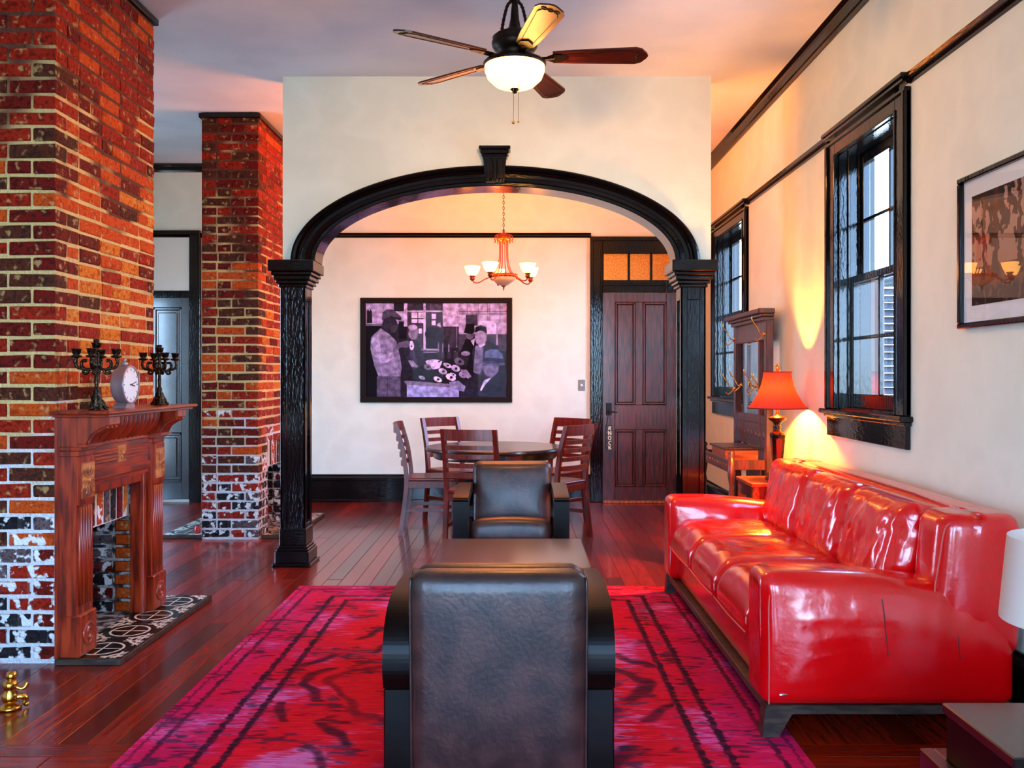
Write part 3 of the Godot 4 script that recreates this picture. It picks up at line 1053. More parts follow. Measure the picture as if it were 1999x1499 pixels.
# ---------------------------------------------------------------- rug
func build_rug() -> void:
	var w := 768
	var h := 1152
	var rw := 2.27
	var rl := 3.45
	var im := Image.create(w, h, false, Image.FORMAT_RGB8)
	var n1 := FastNoiseLite.new()
	n1.seed = 3
	n1.frequency = 1.6
	n1.fractal_octaves = 4
	var n2 := FastNoiseLite.new()
	n2.seed = 9
	n2.frequency = 14.0
	n2.fractal_octaves = 3
	var n3 := FastNoiseLite.new()
	n3.seed = 21
	n3.frequency = 3.2
	n3.fractal_octaves = 3
	var crimson := Color(0.84, 0.03, 0.13)
	var magenta := Color(0.80, 0.06, 0.30)
	var lilac := Color(0.80, 0.50, 0.74)
	var purple := Color(0.13, 0.03, 0.12)
	for j in h:
		var z := (j + 0.5) / h * rl
		for i in w:
			var x := (i + 0.5) / w * rw
			var e := minf(minf(x, rw - x), minf(z, rl - z))
			var a := n1.get_noise_2d(x, z)
			var f := n2.get_noise_2d(x * 0.55, z * 2.0)
			var g := n3.get_noise_2d(x, z)
			var c := crimson.lerp(magenta, clampf(0.5 + (0.36 - e) * 3.0 + a, 0, 1))
			# worn pile: the pale foundation shows through in streaks
			var blot := 0.55 * exp(-(pow((x - 1.62) / 0.28, 2) + pow((z - 2.75) / 0.55, 2))) + 0.42 * exp(-(pow((x - 0.62) / 0.3, 2) + pow((z - 2.55) / 0.3, 2)))
			var weft := n2.get_noise_2d(x * 0.25, z * 7.0 + 40)
			var worn := smoothstep(0.05, 0.62, a * 0.8 + f * 0.5 + weft * 0.35 + blot + (0.16 if e < 0.345 and e > 0.24 else 0.0))
			c = c.lerp(lilac, worn * 0.8)
			# dark lines of the border and the field
			var dk := 0.0
			for l in [[0.03, 0.006, 0.5], [0.088, 0.010, 0.75], [0.252, 0.013, 1.0], [0.345, 0.013, 1.0]]:
				dk = maxf(dk, l[2] * (1.0 - smoothstep(l[1] * 0.6, l[1] * 1.4, absf(e - l[0] + f * 0.012))))
			if e > 0.36:
				# angular medallion outline with hooked corners
				var u := absf(x - rw / 2) / (rw / 2 - 0.36)
				var v := absf(z - rl / 2) / (rl / 2 - 0.36)
				var q := absf(u + v * 0.9 - 1.02 + 0.10 * signf(sin(v * 21.0)) + a * 0.12)
				dk = maxf(dk, 0.8 * (1.0 - smoothstep(0.012, 0.05, q)))
				var q2 := absf(u * 0.8 + v - 0.62 + a * 0.2)
				dk = maxf(dk, 0.5 * (1.0 - smoothstep(0.01, 0.045, q2)))
				dk = maxf(dk, smoothstep(0.20, 0.42, g * 0.7 + f * 0.55 + weft * 0.3) * 0.62)
			else:
				dk = maxf(dk, smoothstep(0.14, 0.42, g * 0.6 + f * 0.8 + weft * 0.3) * 0.65)
			dk *= 0.55 + 0.45 * clampf(0.6 + f * 1.6, 0, 1)
			c = c.lerp(purple, clampf(dk, 0, 0.92))
			var s := 0.92 + 0.18 * (0.5 + 0.5 * f) + 0.16 * weft
			im.set_pixel(i, j, Color(c.r * s, c.g * s, c.b * s))
	var m := mat("rug_pile", Color.WHITE, 0.85)
	m.albedo_texture = ImageTexture.create_from_image(im)
	relief(m, m.albedo_texture, 0.15)
	m.metallic_specular = 0.25
	var o := thing("area_rug", "worn crimson and magenta rug with dark purple border lines", "rug", P(-0.185, 0, 5.41 - rl / 2))
	var st := new_st()
	st.set_smooth_group(-1)
	var t := 0.012
	var hx := rw / 2
	var hz := rl / 2
	var v := [Vector3(-hx, t, hz), Vector3(hx, t, hz), Vector3(hx, t, -hz), Vector3(-hx, t, -hz)]
	var uv := [Vector2(0, 1), Vector2(1, 1), Vector2(1, 0), Vector2(0, 0)]
	for k in [0, 2, 1, 0, 3, 2]:
		st.set_uv(uv[k])
		st.add_vertex(v[k])
	part("pile", st, m, o)
	st = new_st()
	bx(st, -hx - 0.004, hx + 0.004, 0.001, t - 0.001, -hz - 0.004, hz + 0.004, 0.003)
	part("binding", st, mat("rug_binding", Color(0.58, 0.05, 0.17), 0.9), o)

# ---------------------------------------------------------------- sofa
var fold := FastNoiseLite.new()

func arm_bulge(x: float, y: float, sg: int) -> float:
	var b := (1.0 - pow(minf(1.0, absf(x / 0.445)), 2.4)) * (1.0 - pow(minf(1.0, absf(y / 0.23)), 2.4))
	# the leather gathers in upright folds below the top seam
	var fo := fold.get_noise_3d(x * 3.4, y * 0.5, sg * 3.0) * 0.017 * clampf((y + 0.02) / 0.15, 0, 1)
	fo += fold.get_noise_3d(x * 0.7, y * 3.2 + 7.0, sg) * 0.006 * clampf((0.1 - x) / 0.3, 0, 1)
	for xs in [-0.035, 0.215]:
		fo -= 0.007 * exp(-pow((x - xs) / 0.018, 2)) * clampf((y + 0.06) / 0.1, 0, 1)
	return (0.042 + fo) * b

func build_sofa() -> void:
	fold.seed = 14
	fold.frequency = 5.0
	fold.fractal_octaves = 3
	var o := thing("red_leather_sofa", "glossy red leather three seat sofa under the window", "sofa", P(1.29, 0, 4.21))
	var L := M.red_leather as Material
	var st := new_st()
	soft(st, Vector3(0.02, 0.225, 0), Vector3(0.84, 0.21, 2.04), 0.03, 8)
	part("base", st, L, o)
	for sg in [-1, 1]:
		st = new_st()
		var hs := Vector3(0.445, 0.23, 0.11)
		soft(st, Vector3(-0.005, 0.348, sg * 0.97), hs * 2, 0.05, 40, func(p: Vector3) -> Vector3:
			var q := p
			var drop := 0.085 * pow(clampf((p.x + 0.25) / 0.69, 0, 1), 1.5)
			q.y -= drop * (p.y + hs.y) / (2 * hs.y)
			q.z += signf(p.z) * arm_bulge(p.x, p.y, sg) if absf(p.z) > hs.z * 0.5 else 0.0
			q.y += 0.012 * (1.0 - pow(p.z / hs.z, 2)) if p.y > 0 else 0.0
			return q)
		part("arm", st, L, o)
		st = new_st()
		var z := 0.97 + 0.107
		var line := curve([Vector3(-0.425, 0.13, z), Vector3(-0.425, 0.30, z + 0.004), Vector3(-0.424, 0.49, z), Vector3(-0.40, 0.535, z - 0.004), Vector3(-0.34, 0.552, z - 0.004), Vector3(-0.1, 0.535, z - 0.002), Vector3(0.1, 0.510, z), Vector3(0.28, 0.478, z + 0.001), Vector3(0.36, 0.462, z)], 5)
		var pts := []
		for p in line:
			pts.append(Vector3(p.x, p.y, p.z * sg))
		tube(st, pts, 0.0028, 6)
		part("piping", st, M.stitching, o)
		for xs in [-0.035, 0.215]:
			st = new_st()
			var sp := []
			for k in 13:
				var yy := lerpf(0.165 - (xs + 0.04) * 0.15, -0.03, k / 12.0)
				var xx: float = xs + 0.012 * k / 12.0
				sp.append(Vector3(xx - 0.005, 0.348 + yy - 0.085 * pow(clampf((xx + 0.25) / 0.69, 0, 1), 1.5) * (yy + 0.23) / 0.46, sg * (1.0795 + arm_bulge(xx, yy, sg))))
			tube(st, sp, 0.0022, 6)
			part("seam", st, M.dark_red_stitching, o)
	# back: a slab with a thick padded wing at each end
	st = new_st()
	soft(st, Vector3(0.365, 0.54, 0), Vector3(0.19, 0.49, 2.10), 0.06, 14, func(p: Vector3) -> Vector3:
		var q := p
		q.y += 0.010 * (1.0 - pow(p.z / 1.05, 2)) if p.y > 0.15 else 0.0
		return q)
	part("back", st, L, o)
	for sg in [-1, 1]:
		st = new_st()
		soft(st, Vector3(0.30, 0.54, sg * 0.98), Vector3(0.32, 0.50, 0.20), 0.05, 16, func(p: Vector3) -> Vector3:
			var q := p
			if p.x < 0:
				q.x += 0.10 * (p.y + 0.1)
			q.z += signf(p.z) * 0.028 * (1.0 - pow(absf(p.x / 0.16), 2.4)) * (1.0 - pow(absf((p.y - 0.1) / 0.35), 2.4)) if absf(p.z) > 0.05 else 0.0
			return q)
		part("wing", st, L, o)
	for sg in [-1, 1]:
		st = new_st()
		var z := 1.079
		var pts := []
		for p in curve([Vector3(0.43, 0.753, z), Vector3(0.30, 0.765, z), Vector3(0.215, 0.76, z), Vector3(0.185, 0.735, z), Vector3(0.165, 0.62, z), Vector3(0.15, 0.52, z), Vector3(0.165, 0.492, z), Vector3(0.26, 0.470, z + 0.002), Vector3(0.345, 0.455, z + 0.002)], 5):
			pts.append(Vector3(p.x, p.y, p.z * sg))
		tube(st, pts, 0.0028, 6)
		part("piping", st, M.stitching, o)
	for k in 3:
		var zc := (k - 1) * 0.572
		st = new_st()
		soft(st, Vector3(-0.135, 0.385, zc), Vector3(0.62, 0.15, 0.568), 0.06, 24, func(p: Vector3) -> Vector3:
			var q := p
			var b := (1.0 - pow(p.x / 0.31, 4)) * (1.0 - pow(p.z / 0.284, 4))
			if p.y > 0:
				q.y += 0.022 * b + fold.get_noise_3d(p.x * 1.5 + k * 5, 0, p.z * 1.5) * 0.014 * b
			if p.x < -0.22:
				q.y -= 0.045 * smoothstep(-0.22, -0.31, p.x)
			return q)
		part("seat_cushion", st, L, o)
		st = new_st()
		tube(st, [Vector3(-0.450, 0.315, zc - 0.27), Vector3(-0.454, 0.312, zc), Vector3(-0.450, 0.315, zc + 0.27)], 0.003, 6)
		part("piping", st, M.stitching, o)
		st = new_st()
		soft(st, Vector3(0.205, 0.605, zc * 1.02), Vector3(0.20, 0.38, 0.575), 0.07, 46, func(p: Vector3) -> Vector3:
			var q := p
			var b := (1.0 - pow(p.y / 0.19, 4)) * (1.0 - pow(p.z / 0.2875, 4))
			if p.x < 0:
				q.x -= 0.03 * b - fold.get_noise_3d(p.z * 2.2 + k * 9, p.y * 0.7 - p.z * 0.6, 0) * 0.018 * b - fold.get_noise_3d(p.z * 7.0 + k * 4, p.y * 1.8 - p.z * 3.0, 5) * 0.009 * b
			q.z += fold.get_noise_3d(p.x * 2, p.y * 2, k) * 0.01
			return q, rot(Vector3(0, 0, 1), -13))
		part("back_cushion", st, L, o)
	st = new_st()
	bx(st, -0.43, 0.44, 0.09, 0.122, -1.07, 1.07, 0.004)
	part("frame_rail", st, M.weathered_wood, o)
	for sz in [-1, 1]:
		for sx in [-1, 1]:
			st = new_st()
			prism(st, poly2([-0.045, 0.0, 0.012, 0.0, 0.055, 0.075, 0.075, 0.1, -0.035, 0.1]) if sx < 0 else poly2([0.045, 0.0, -0.012, 0.0, -0.055, 0.075, -0.075, 0.1, 0.035, 0.1]), -0.03, 0.03, Transform3D(Basis(), Vector3(sx * 0.40, 0.012 if sx < 0 else 0.0, sz * 1.04)))
			part("leg", st, M.weathered_wood, o)
	st = new_st()
	soft(st, Vector3(-0.378, 0.165, 1.088), Vector3(0.03, 0.008, 0.006), 0.003, 4)
	part("metal_tag", st, M.chrome, o)

# ---------------------------------------------------------------- armchairs
func build_armchairs() -> void:
	var a := armchair("brown leather armchair with black lacquered arms, its back turned to the arch wall columns")
	a.set_meta("label", "brown leather armchair standing in the arch beside the dining chairs")
	a.position = P(-0.05, 0.013, 5.45)
	var b: Node3D = a.duplicate()
	b.name = numbered("armchair")
	add_child(b)
	b.position = P(-0.06, 0.0135, 2.91)
	b.rotation.y = PI
	b.set_meta("label", "brown leather armchair standing on the rug, facing the coffee table")

func armchair(label: String) -> Node3D:
	var o := thing("armchair", label, "armchair", Vector3.ZERO, 0.0, "pair of brown leather armchairs")
	for sg in [-1, 1]:
		var st := new_st()
		var pr := [0.235, 0.0, 0.335, 0.0]
		for q in curve([Vector3(0.335, 0.54, 0), Vector3(0.315, 0.57, 0), Vector3(0.10, 0.592, 0), Vector3(-0.10, 0.598, 0), Vector3(-0.22, 0.586, 0), Vector3(-0.30, 0.55, 0), Vector3(-0.345, 0.49, 0), Vector3(-0.352, 0.42, 0), Vector3(-0.335, 0.365, 0)], 6):
			pr.append_array([q.x, q.y])
		for q in curve([Vector3(-0.26, 0.365, 0), Vector3(-0.27, 0.43, 0), Vector3(-0.25, 0.50, 0), Vector3(-0.18, 0.535, 0), Vector3(0.10, 0.532, 0), Vector3(0.235, 0.515, 0)], 3):
			pr.append_array([q.x, q.y])
		var xf := Transform3D(Basis(Vector3(0, 0, 1), Vector3.UP, Vector3(-1, 0, 0)), Vector3(sg * 0.287, 0, 0))
		prism(st, poly2(pr), -0.044, 0.044, xf)
		part("arm", st, M.black_lacquer, o)
		st = new_st()
		bx(st, sg * 0.25, sg * 0.33, 0.0, 0.362, -0.33, -0.265, 0.004)
		part("leg", st, M.black_lacquer, o)
		st = new_st()
		bx(st, sg * 0.245, sg * 0.265, 0.16, 0.24, -0.27, 0.25, 0.004)
		part("side_rail", st, M.black_lacquer, o)
	var st2 := new_st()
	bx(st2, -0.24, 0.24, 0.16, 0.27, 0.24, 0.27, 0.004)
	part("front_rail", st2, M.black_lacquer, o)
	st2 = new_st()
	soft(st2, Vector3(0, 0.40, -0.31), Vector3(0.505, 0.62, 0.11), 0.045, 16, func(p: Vector3) -> Vector3:
		var q := p
		q.z += signf(p.z) * 0.012 * (1.0 - pow(p.x / 0.2625, 4)) * (1.0 - pow(p.y / 0.31, 4)) - 0.05 * (p.y + 0.31) / 0.62
		return q)
	part("back", st2, M.brown_leather, o)
	st2 = new_st()
	soft(st2, Vector3(0, 0.515, -0.245), Vector3(0.49, 0.39, 0.10), 0.045, 14, func(p: Vector3) -> Vector3:
		var q := p
		q.z += 0.02 * (1.0 - pow(p.x / 0.245, 2)) * (1.0 - pow(p.y / 0.195, 2)) if p.z > 0 else 0.0
		return q, rot(Vector3(1, 0, 0), -10))
	part("back_cushion", st2, M.brown_leather, o)
	st2 = new_st()
	soft(st2, Vector3(0, 0.325, 0.045), Vector3(0.475, 0.15, 0.57), 0.055, 14, func(p: Vector3) -> Vector3:
		var q := p
		q.y += 0.015 * (1.0 - pow(p.x / 0.24, 2)) if p.y > 0 else 0.0
		return q, rot(Vector3(1, 0, 0), -8))
	part("seat_cushion", st2, M.brown_leather, o)
	for y in [0.656, 0.664]:
		st2 = new_st()
		tube(st2, [Vector3(-0.225, y, -0.408), Vector3(0, y, -0.411), Vector3(0.225, y, -0.408)], 0.0016, 5)
		part("stitching", st2, M.dark_stitching, o)
	for sg in [-1, 1]:
		st2 = new_st()
		tube(st2, curve([Vector3(sg * 0.247, 0.13, -0.352), Vector3(sg * 0.247, 0.40, -0.375), Vector3(sg * 0.247, 0.66, -0.392), Vector3(sg * 0.242, 0.69, -0.375), Vector3(sg * 0.242, 0.704, -0.34)], 4), 0.004, 6)
		part("piping", st2, M.brown_leather, o)
	return o

func build_coffee_table() -> void:
	var o := thing("coffee_table", "dark espresso rectangular coffee table between the two armchairs", "coffee table", P(-0.04, 0.012, 4.06))
	var st := new_st()
	bx(st, -0.355, 0.355, 0.385, 0.42, -0.59, 0.59, 0.003)
	part("table_top", st, M.espresso, o)
	for sx in [-1, 1]:
		for sz in [-1, 1]:
			st = new_st()
			bx(st, sx * 0.28, sx * 0.345, 0.0, 0.385, sz * 0.51, sz * 0.58, 0.003)
			part("leg", st, M.black_lacquer, o)
	st = new_st()
	bx(st, -0.33, 0.33, 0.33, 0.385, -0.565, -0.545)
	bx(st, -0.33, 0.33, 0.33, 0.385, 0.545, 0.565)
	bx(st, -0.33, -0.31, 0.33, 0.385, -0.545, 0.545)
	bx(st, 0.31, 0.33, 0.33, 0.385, -0.545, 0.545)
	part("apron", st, M.espresso, o)
	st = new_st()
	bx(st, -0.30, 0.30, 0.12, 0.145, -0.53, 0.53, 0.003)
	part("lower_shelf", st, M.espresso, o)

# ---------------------------------------------------------------- dining set
func build_dining() -> void:
	var t := thing("dining_table", "round dark dining table on a pedestal under the chandelier", "table", P(-0.20, 0, 7.2))
	var st := new_st()
	lathe(st, [[0, 0.675], [0.535, 0.675], [0.550, 0.682], [0.554, 0.692], [0.550, 0.704], [0.542, 0.71], [0, 0.71]], 64, Vector3.ZERO, Basis(), true)
	part("table_top", st, M.espresso, t)
	st = new_st()
	lathe(st, [[0.0, 0.62], [0.48, 0.62], [0.49, 0.63], [0.49, 0.675], [0.0, 0.675]], 48, Vector3.ZERO, Basis(), true)
	part("apron", st, M.espresso, t)
	st = new_st()
	lathe(st, [[0.0, 0.10], [0.07, 0.10], [0.085, 0.16], [0.06, 0.22], [0.075, 0.32], [0.065, 0.42], [0.05, 0.50], [0.09, 0.60], [0.12, 0.62], [0, 0.62]], 20)
	part("pedestal", st, M.espresso, t)
	for i in 4:
		st = new_st()
		prism(st, poly2([0.03, 0.10, 0.20, 0.075, 0.33, 0.0, 0.38, 0.0, 0.37, 0.04, 0.24, 0.12, 0.03, 0.19]), -0.03, 0.03, Transform3D(rot(Vector3.UP, 45 + 90 * i), Vector3.ZERO))
		part("foot", st, M.espresso, t)
	var c := dining_chair()
	# [x, depth of the middle of the back, direction it faces as (x, depth), label]
	var spots := [
		[-0.925, 7.39, 1.0, 0.02, "cherry wood dining chair turned side-on at the chimney side of the round table"],
		[-0.68, 8.12, 0.62, -0.72, "cherry wood dining chair behind the round table, under the framed photograph"],
		[-0.345, 6.40, 0.22, 0.95, "cherry wood dining chair with its back right behind the brown armchair"],
		[0.42, 8.0, -0.66, -0.70, "cherry wood dining chair behind the round table, nearest the panelled door"],
		[0.41, 6.98, -0.78, 0.62, "cherry wood dining chair with its back half turned, beside the armchair, on the door side"],
	]
	for i in spots.size():
		var s: Array = spots[i]
		var o: Node3D = c
		if i > 0:
			o = c.duplicate()
			o.name = numbered("dining_chair")
			add_child(o)
		var dir := Vector3(s[2], 0, -s[3]).normalized()
		o.position = P(s[0], 0, s[1]) + dir * 0.20
		o.rotation.y = atan2(dir.x, dir.z)
		o.set_meta("label", s[4])

func dining_chair() -> Node3D:
	var o := thing("dining_chair", "", "chair", Vector3.ZERO, 0.0, "dining chairs round the table")
	var st: SurfaceTool
	var W := 0.205
	for sg in [-1, 1]:
		st = new_st()
		var a := []
		var b := []
		for p in curve([Vector3(-0.235, 0, 0), Vector3(-0.20, 0.25, 0), Vector3(-0.185, 0.45, 0), Vector3(-0.215, 0.68, 0), Vector3(-0.275, 0.895, 0)], 5):
			a.append_array([p.x + 0.017, p.y])
			b.append([p.x - 0.017, p.y])
		b.reverse()
		for q in b:
			a.append_array(q)
		prism(st, poly2(a), -0.016, 0.016, Transform3D(Basis(Vector3(0, 0, 1), Vector3.UP, Vector3(-1, 0, 0)), Vector3(sg * (W - 0.016), 0, 0)))
		part("rear_post", st, M.cherry, o)
		st = new_st()
		bar(st, Vector3(sg * 0.178, 0.0, 0.19), Vector3(sg * 0.19, 0.43, 0.195), 0.034, 0.034, Vector3(1, 0, 0), 0.003)
		part("leg", st, M.cherry, o)
		st = new_st()
		bar(st, Vector3(sg * 0.185, 0.20, -0.20), Vector3(sg * 0.182, 0.20, 0.18), 0.018, 0.03, Vector3(1, 0, 0), 0.002)
		part("stretcher", st, M.cherry, o)
		st = new_st()
		bx(st, sg * 0.176, sg * 0.192, 0.375, 0.43, -0.18, 0.18, 0.002)
		part("side_rail", st, M.cherry, o)
	st = new_st()
	bx(st, -0.175, 0.175, 0.375, 0.43, 0.185, 0.203, 0.002)
	part("front_rail", st, M.cherry, o)
	st = new_st()
	bx(st, -0.175, 0.175, 0.375, 0.43, -0.196, -0.178, 0.002)
	part("rear_rail", st, M.cherry, o)
	st = new_st()
	soft(st, Vector3(0, 0.443, 0.01), Vector3(0.425, 0.028, 0.42), 0.012, 10, func(p: Vector3) -> Vector3:
		var q := p
		if p.y > 0:
			q.y -= 0.010 * (1.0 - pow(p.x / 0.21, 2)) * (1.0 - pow(p.z / 0.21, 2))
		q.x *= 1.0 + 0.12 * p.z / 0.42
		return q)
	part("seat", st, M.cherry, o)
	for s in [[0.855, 0.08, "top_rail"], [0.765, 0.032, "slat"], [0.700, 0.032, "slat"], [0.635, 0.032, "slat"], [0.565, 0.036, "slat"]]:
		st = new_st()
		var y: float = s[0]
		var z := -0.19 - 0.085 * pow(clampf((y - 0.45) / 0.45, 0, 1), 1.35)
		var pl := PackedVector2Array()
		for k in 13:
			var x := -W + 0.028 + (2 * W - 0.056) * k / 12.0
			pl.append(Vector2(x, 0.035 * (1.0 - pow(x / W, 2)) + 0.009))
		for k in 13:
			var x := W - 0.028 - (2 * W - 0.056) * k / 12.0
			pl.append(Vector2(x, 0.035 * (1.0 - pow(x / W, 2)) - 0.009))
		prism(st, pl, -s[1] / 2, s[1] / 2, Transform3D(Basis(Vector3(1, 0, 0), Vector3(0, 0, -1), Vector3(0, 1, 0)) , Vector3(0, y, z)))
		part(s[2], st, M.cherry, o)
	return o

# ---------------------------------------------------------------- mantel and hearths
func tile_material() -> StandardMaterial3D:
	var n := 384
	var im := Image.create(n, n, false, Image.FORMAT_RGB8)
	var nz := FastNoiseLite.new()
	nz.seed = 77
	nz.frequency = 0.03
	for j in n:
		for i in n:
			var x := (i + 0.5) / n * 2 - 1
			var y := (j + 0.5) / n * 2 - 1
			var r := sqrt(x * x + y * y)
			var d := absf(r - 0.64)
			if r < 0.64:
				d = minf(d, minf(absf(x), absf(y)) + 0.012)
			else:
				# interlaced bands in the corners
				var ax := absf(x)
				var ay := absf(y)
				var q := sqrt(pow(1.0 - ax, 2) + pow(1.0 - ay, 2))
				d = minf(d, absf(q - 0.30))
				d = minf(d, absf(q - 0.50) if r > 0.72 else 9.0)
				d = minf(d, absf(ax + ay - 1.35))
				d = minf(d, absf(ax - 0.82) if ay > 0.3 else 9.0)
				d = minf(d, absf(ay - 0.82) if ax > 0.3 else 9.0)
			var k := 1.0 - smoothstep(0.034, 0.050, d + nz.get_noise_2d(i, j) * 0.008)
			var w := nz.get_noise_2d(i * 3, j * 3) * 0.06
			im.set_pixel(i, j, Color(0.05 + w * 0.3, 0.05, 0.05).lerp(Color(0.93 + w, 0.90 + w, 0.82 + w), k))
	var m := mat("hearth_tile", Color.WHITE, 0.3)
	m.albedo_texture = ImageTexture.create_from_image(im)
	return m

func hearth(label: String, at: Vector3, wx: float, len_z: float, tm: Material) -> void:
	var o := thing("tiled_hearth", label, "hearth", at)
	var t := 0.028
	var st := new_st()
	bx(st, 0, wx, 0.001, t - 0.004, -len_z, 0, 0.002)
	part("slab", st, M.ink, o)
	st = new_st()
	bx(st, 0, wx, 0.001, t + 0.001, -0.014, 0.002, 0.002)
	bx(st, wx - 0.012, wx + 0.002, 0.001, t + 0.001, -len_z, 0, 0.002)
	part("edging", st, M.weathered_wood, o)
	var n := 4
	var p := (len_z - 0.02) / n
	for i in n:
		st = new_st()
		st.set_smooth_group(-1)
		var z0 := -0.016 - i * p
		var z1 := z0 - p + 0.004
		var x1 := wx - 0.014
		var v := [Vector3(0.002, t, z0), Vector3(x1, t, z0), Vector3(x1, t, z1), Vector3(0.002, t, z1)]
		var uv := [Vector2(0, 1), Vector2(1, 1), Vector2(1, 0), Vector2(0, 0)]
		for k in [0, 2, 1, 0, 3, 2]:
			st.set_uv(uv[k])
			st.add_vertex(v[k])
		for k in 4:
			var b: Vector3 = v[(k + 1) % 4]
			var down := Vector3(0, -0.01, 0)
			st.set_uv(Vector2(0.02, 0.02))
			quad(st, v[k] + down, b + down, b, v[k])
		part("tile", st, tm, o)

func build_mantel() -> void:
	var tm := tile_material()
	hearth("black and cream patterned tile hearth under the wooden mantel", P(-2.042, 0, 3.955), 0.292, 1.165, tm)
	hearth("black and cream patterned tile hearth on the arch side of the slim chimney", P(-2.02, 0, 7.04), 0.25, 1.15, tm)
	hearth("black and cream patterned tile hearth on the blue door side of the slim chimney", P(-2.80, 0, 7.04), 0.315, 1.15, tm)
	var o := thing("fireplace_mantel", "carved reddish wood fireplace mantel with shelf and pale carved blocks", "mantel", P(-2.040, 0.030, 3.96))
	var L := 0.96
	var st: SurfaceTool
	var q0 := 0.155
	for side in 2:
		var z0 := 0.0 if side == 0 else -(L - q0)
		var z1 := z0 - q0
		var zc := (z0 + z1) / 2
		st = new_st()
		bx(st, 0.0, 0.092, 0.0, 1.06, z1, z0, 0.003)
		bx(st, 0.0, 0.018, 0.0, 1.06, z0 - 0.004 if side == 0 else z1 + 0.004, z0 + 0.012 if side == 0 else z1 - 0.012, 0.003)
		part("pilaster", st, M.mahogany, o)
		for k in 5:
			st = new_st()
			var z := z1 + 0.03 + k * (q0 - 0.06) / 4.0
			tube(st, [Vector3(0.092, 0.22, z), Vector3(0.092, 0.225, z), Vector3(0.092, 0.655, z), Vector3(0.092, 0.66, z)], [0.002, 0.009, 0.009, 0.002], 8)
			part("reed", st, M.mahogany, o)
		st = new_st()
		bx(st, 0.0, 0.108, 0.0, 0.185, z1 - 0.004, z0 + 0.004, 0.005)
		part("plinth_block", st, M.mahogany, o)
		st = new_st()
		var bx_basis := rot(Vector3(0, 0, 1), -90)
		lathe(st, [[0.052, 0.0], [0.052, 0.006], [0.044, 0.010], [0.040, 0.004], [0.030, 0.003], [0.026, 0.009], [0.018, 0.010], [0.014, 0.004], [0.0, 0.008]], 24, Vector3(0.107, 0.092, zc), bx_basis)
		part("roundel", st, M.mahogany, o)
		st = new_st()
		bx(st, 0.0, 0.104, 0.665, 0.885, z1 + 0.004, z0 - 0.004, 0.006)
		part("block", st, M.mahogany, o)
		var ro := carved_block(o, Vector3(0.104, 0.775, zc), 0.115, 0.16)
		st = new_st()
		for b in [[0.885, 0.91, 0.100], [0.91, 0.93, 0.112]]:
			bx(st, 0.0, b[2], b[0], b[1], z1 - 0.004, z0 + 0.004, 0.004)
		part("necking", st, M.mahogany, o)
		# bracket under the shelf, with three gouged faces
		st = new_st()
		prism(st, poly2([0.09, 0.93, 0.125, 0.93, 0.13, 0.95, 0.15, 0.985, 0.19, 1.01, 0.215, 1.02, 0.215, 1.06, 0.09, 1.06]), z1 + 0.012, z0 - 0.012)
		for k in 3:
			var z := z1 + 0.035 + k * (q0 - 0.07) / 2.0
			tube(st, curve([Vector3(0.13, 0.945, z), Vector3(0.155, 0.985, z), Vector3(0.212, 1.018, z)], 5), 0.011, 8)
		bx(st, 0.09, 0.14, 0.925, 0.94, z1 + 0.002, z0 - 0.002, 0.003)
		part("bracket", st, M.mahogany, o)
		st = new_st()
		bx(st, 0.20, 0.225, 1.02, 1.062, z1 + 0.02, z0 - 0.02, 0.005)
		part("bracket_block", st, M.mahogany, o)
	# frieze
	st = new_st()
	bx(st, 0.0, 0.075, 0.735, 1.06, -(L - q0), -q0)
	part("frieze", st, M.mahogany_long, o)
	for y in [0.835, 0.852, 0.869, 0.886]:
		st = new_st()
		tube(st, [Vector3(0.075, y, -q0), Vector3(0.075, y, -(L - q0))], 0.006, 8)
		part("reed", st, M.mahogany_long, o)
	st = new_st()
	bx(st, 0.07, 0.09, 0.755, 0.80, -(L - q0), -q0, 0.008)
	bx(st, 0.07, 0.086, 0.915, 0.94, -(L - q0), -q0, 0.006)
	part("frieze_molding", st, M.mahogany_long, o)
	carved_block(o, Vector3(0.078, 0.862, -L / 2), 0.085, 0.085)
	var n := 13
	for i in n:
		st = new_st()
		var z := -q0 - (i + 0.5) * (L - 2 * q0) / n
		tube(st, curve([Vector3(0.075, 0.945, z), Vector3(0.10, 0.97, z), Vector3(0.125, 1.01, z), Vector3(0.13, 1.05, z)], 4), 0.020, 8)
		part("gouge_rib", st, M.mahogany, o)
	# inner slip round the opening
	st = new_st()
	bx(st, 0.0, 0.06, 0.0, 0.735, -q0 - 0.05, -q0, 0.004)
	bx(st, 0.0, 0.06, 0.0, 0.735, -(L - q0), -(L - q0) + 0.05, 0.004)
	bx(st, 0.0, 0.06, 0.69, 0.735, -(L - q0) + 0.05, -q0 - 0.05, 0.004)
	tube(st, [Vector3(0.062, 0.0, -(L - q0) + 0.03), Vector3(0.062, 0.735, -(L - q0) + 0.03)], 0.014, 8)
	part("slip", st, M.mahogany, o)
	st = new_st()
	bx(st, 0.0, 0.245, 1.06, 1.072, 0.03, -L - 0.03, 0.003)
	bx(st, -0.0, 0.268, 1.072, 1.088, 0.065, -L - 0.045, 0.006)
	part("shelf", st, M.mahogany_long, o)
	# a fire dog in the opening
	var fd := thing("fire_dog", "black iron fire dog standing in the fireplace opening", "andiron", P(-2.08, 0.021, 4.33))
	st = new_st()
	tube(st, curve([Vector3(-0.02, 0.0, 0.05), Vector3(-0.005, 0.10, 0.01), Vector3(0, 0.19, 0.0), Vector3(0, 0.26, 0)], 4), [0.012, 0.012, 0.012, 0.012, 0.012, 0.013, 0.013, 0.014, 0.014, 0.015, 0.016, 0.018, 0.012], 8)
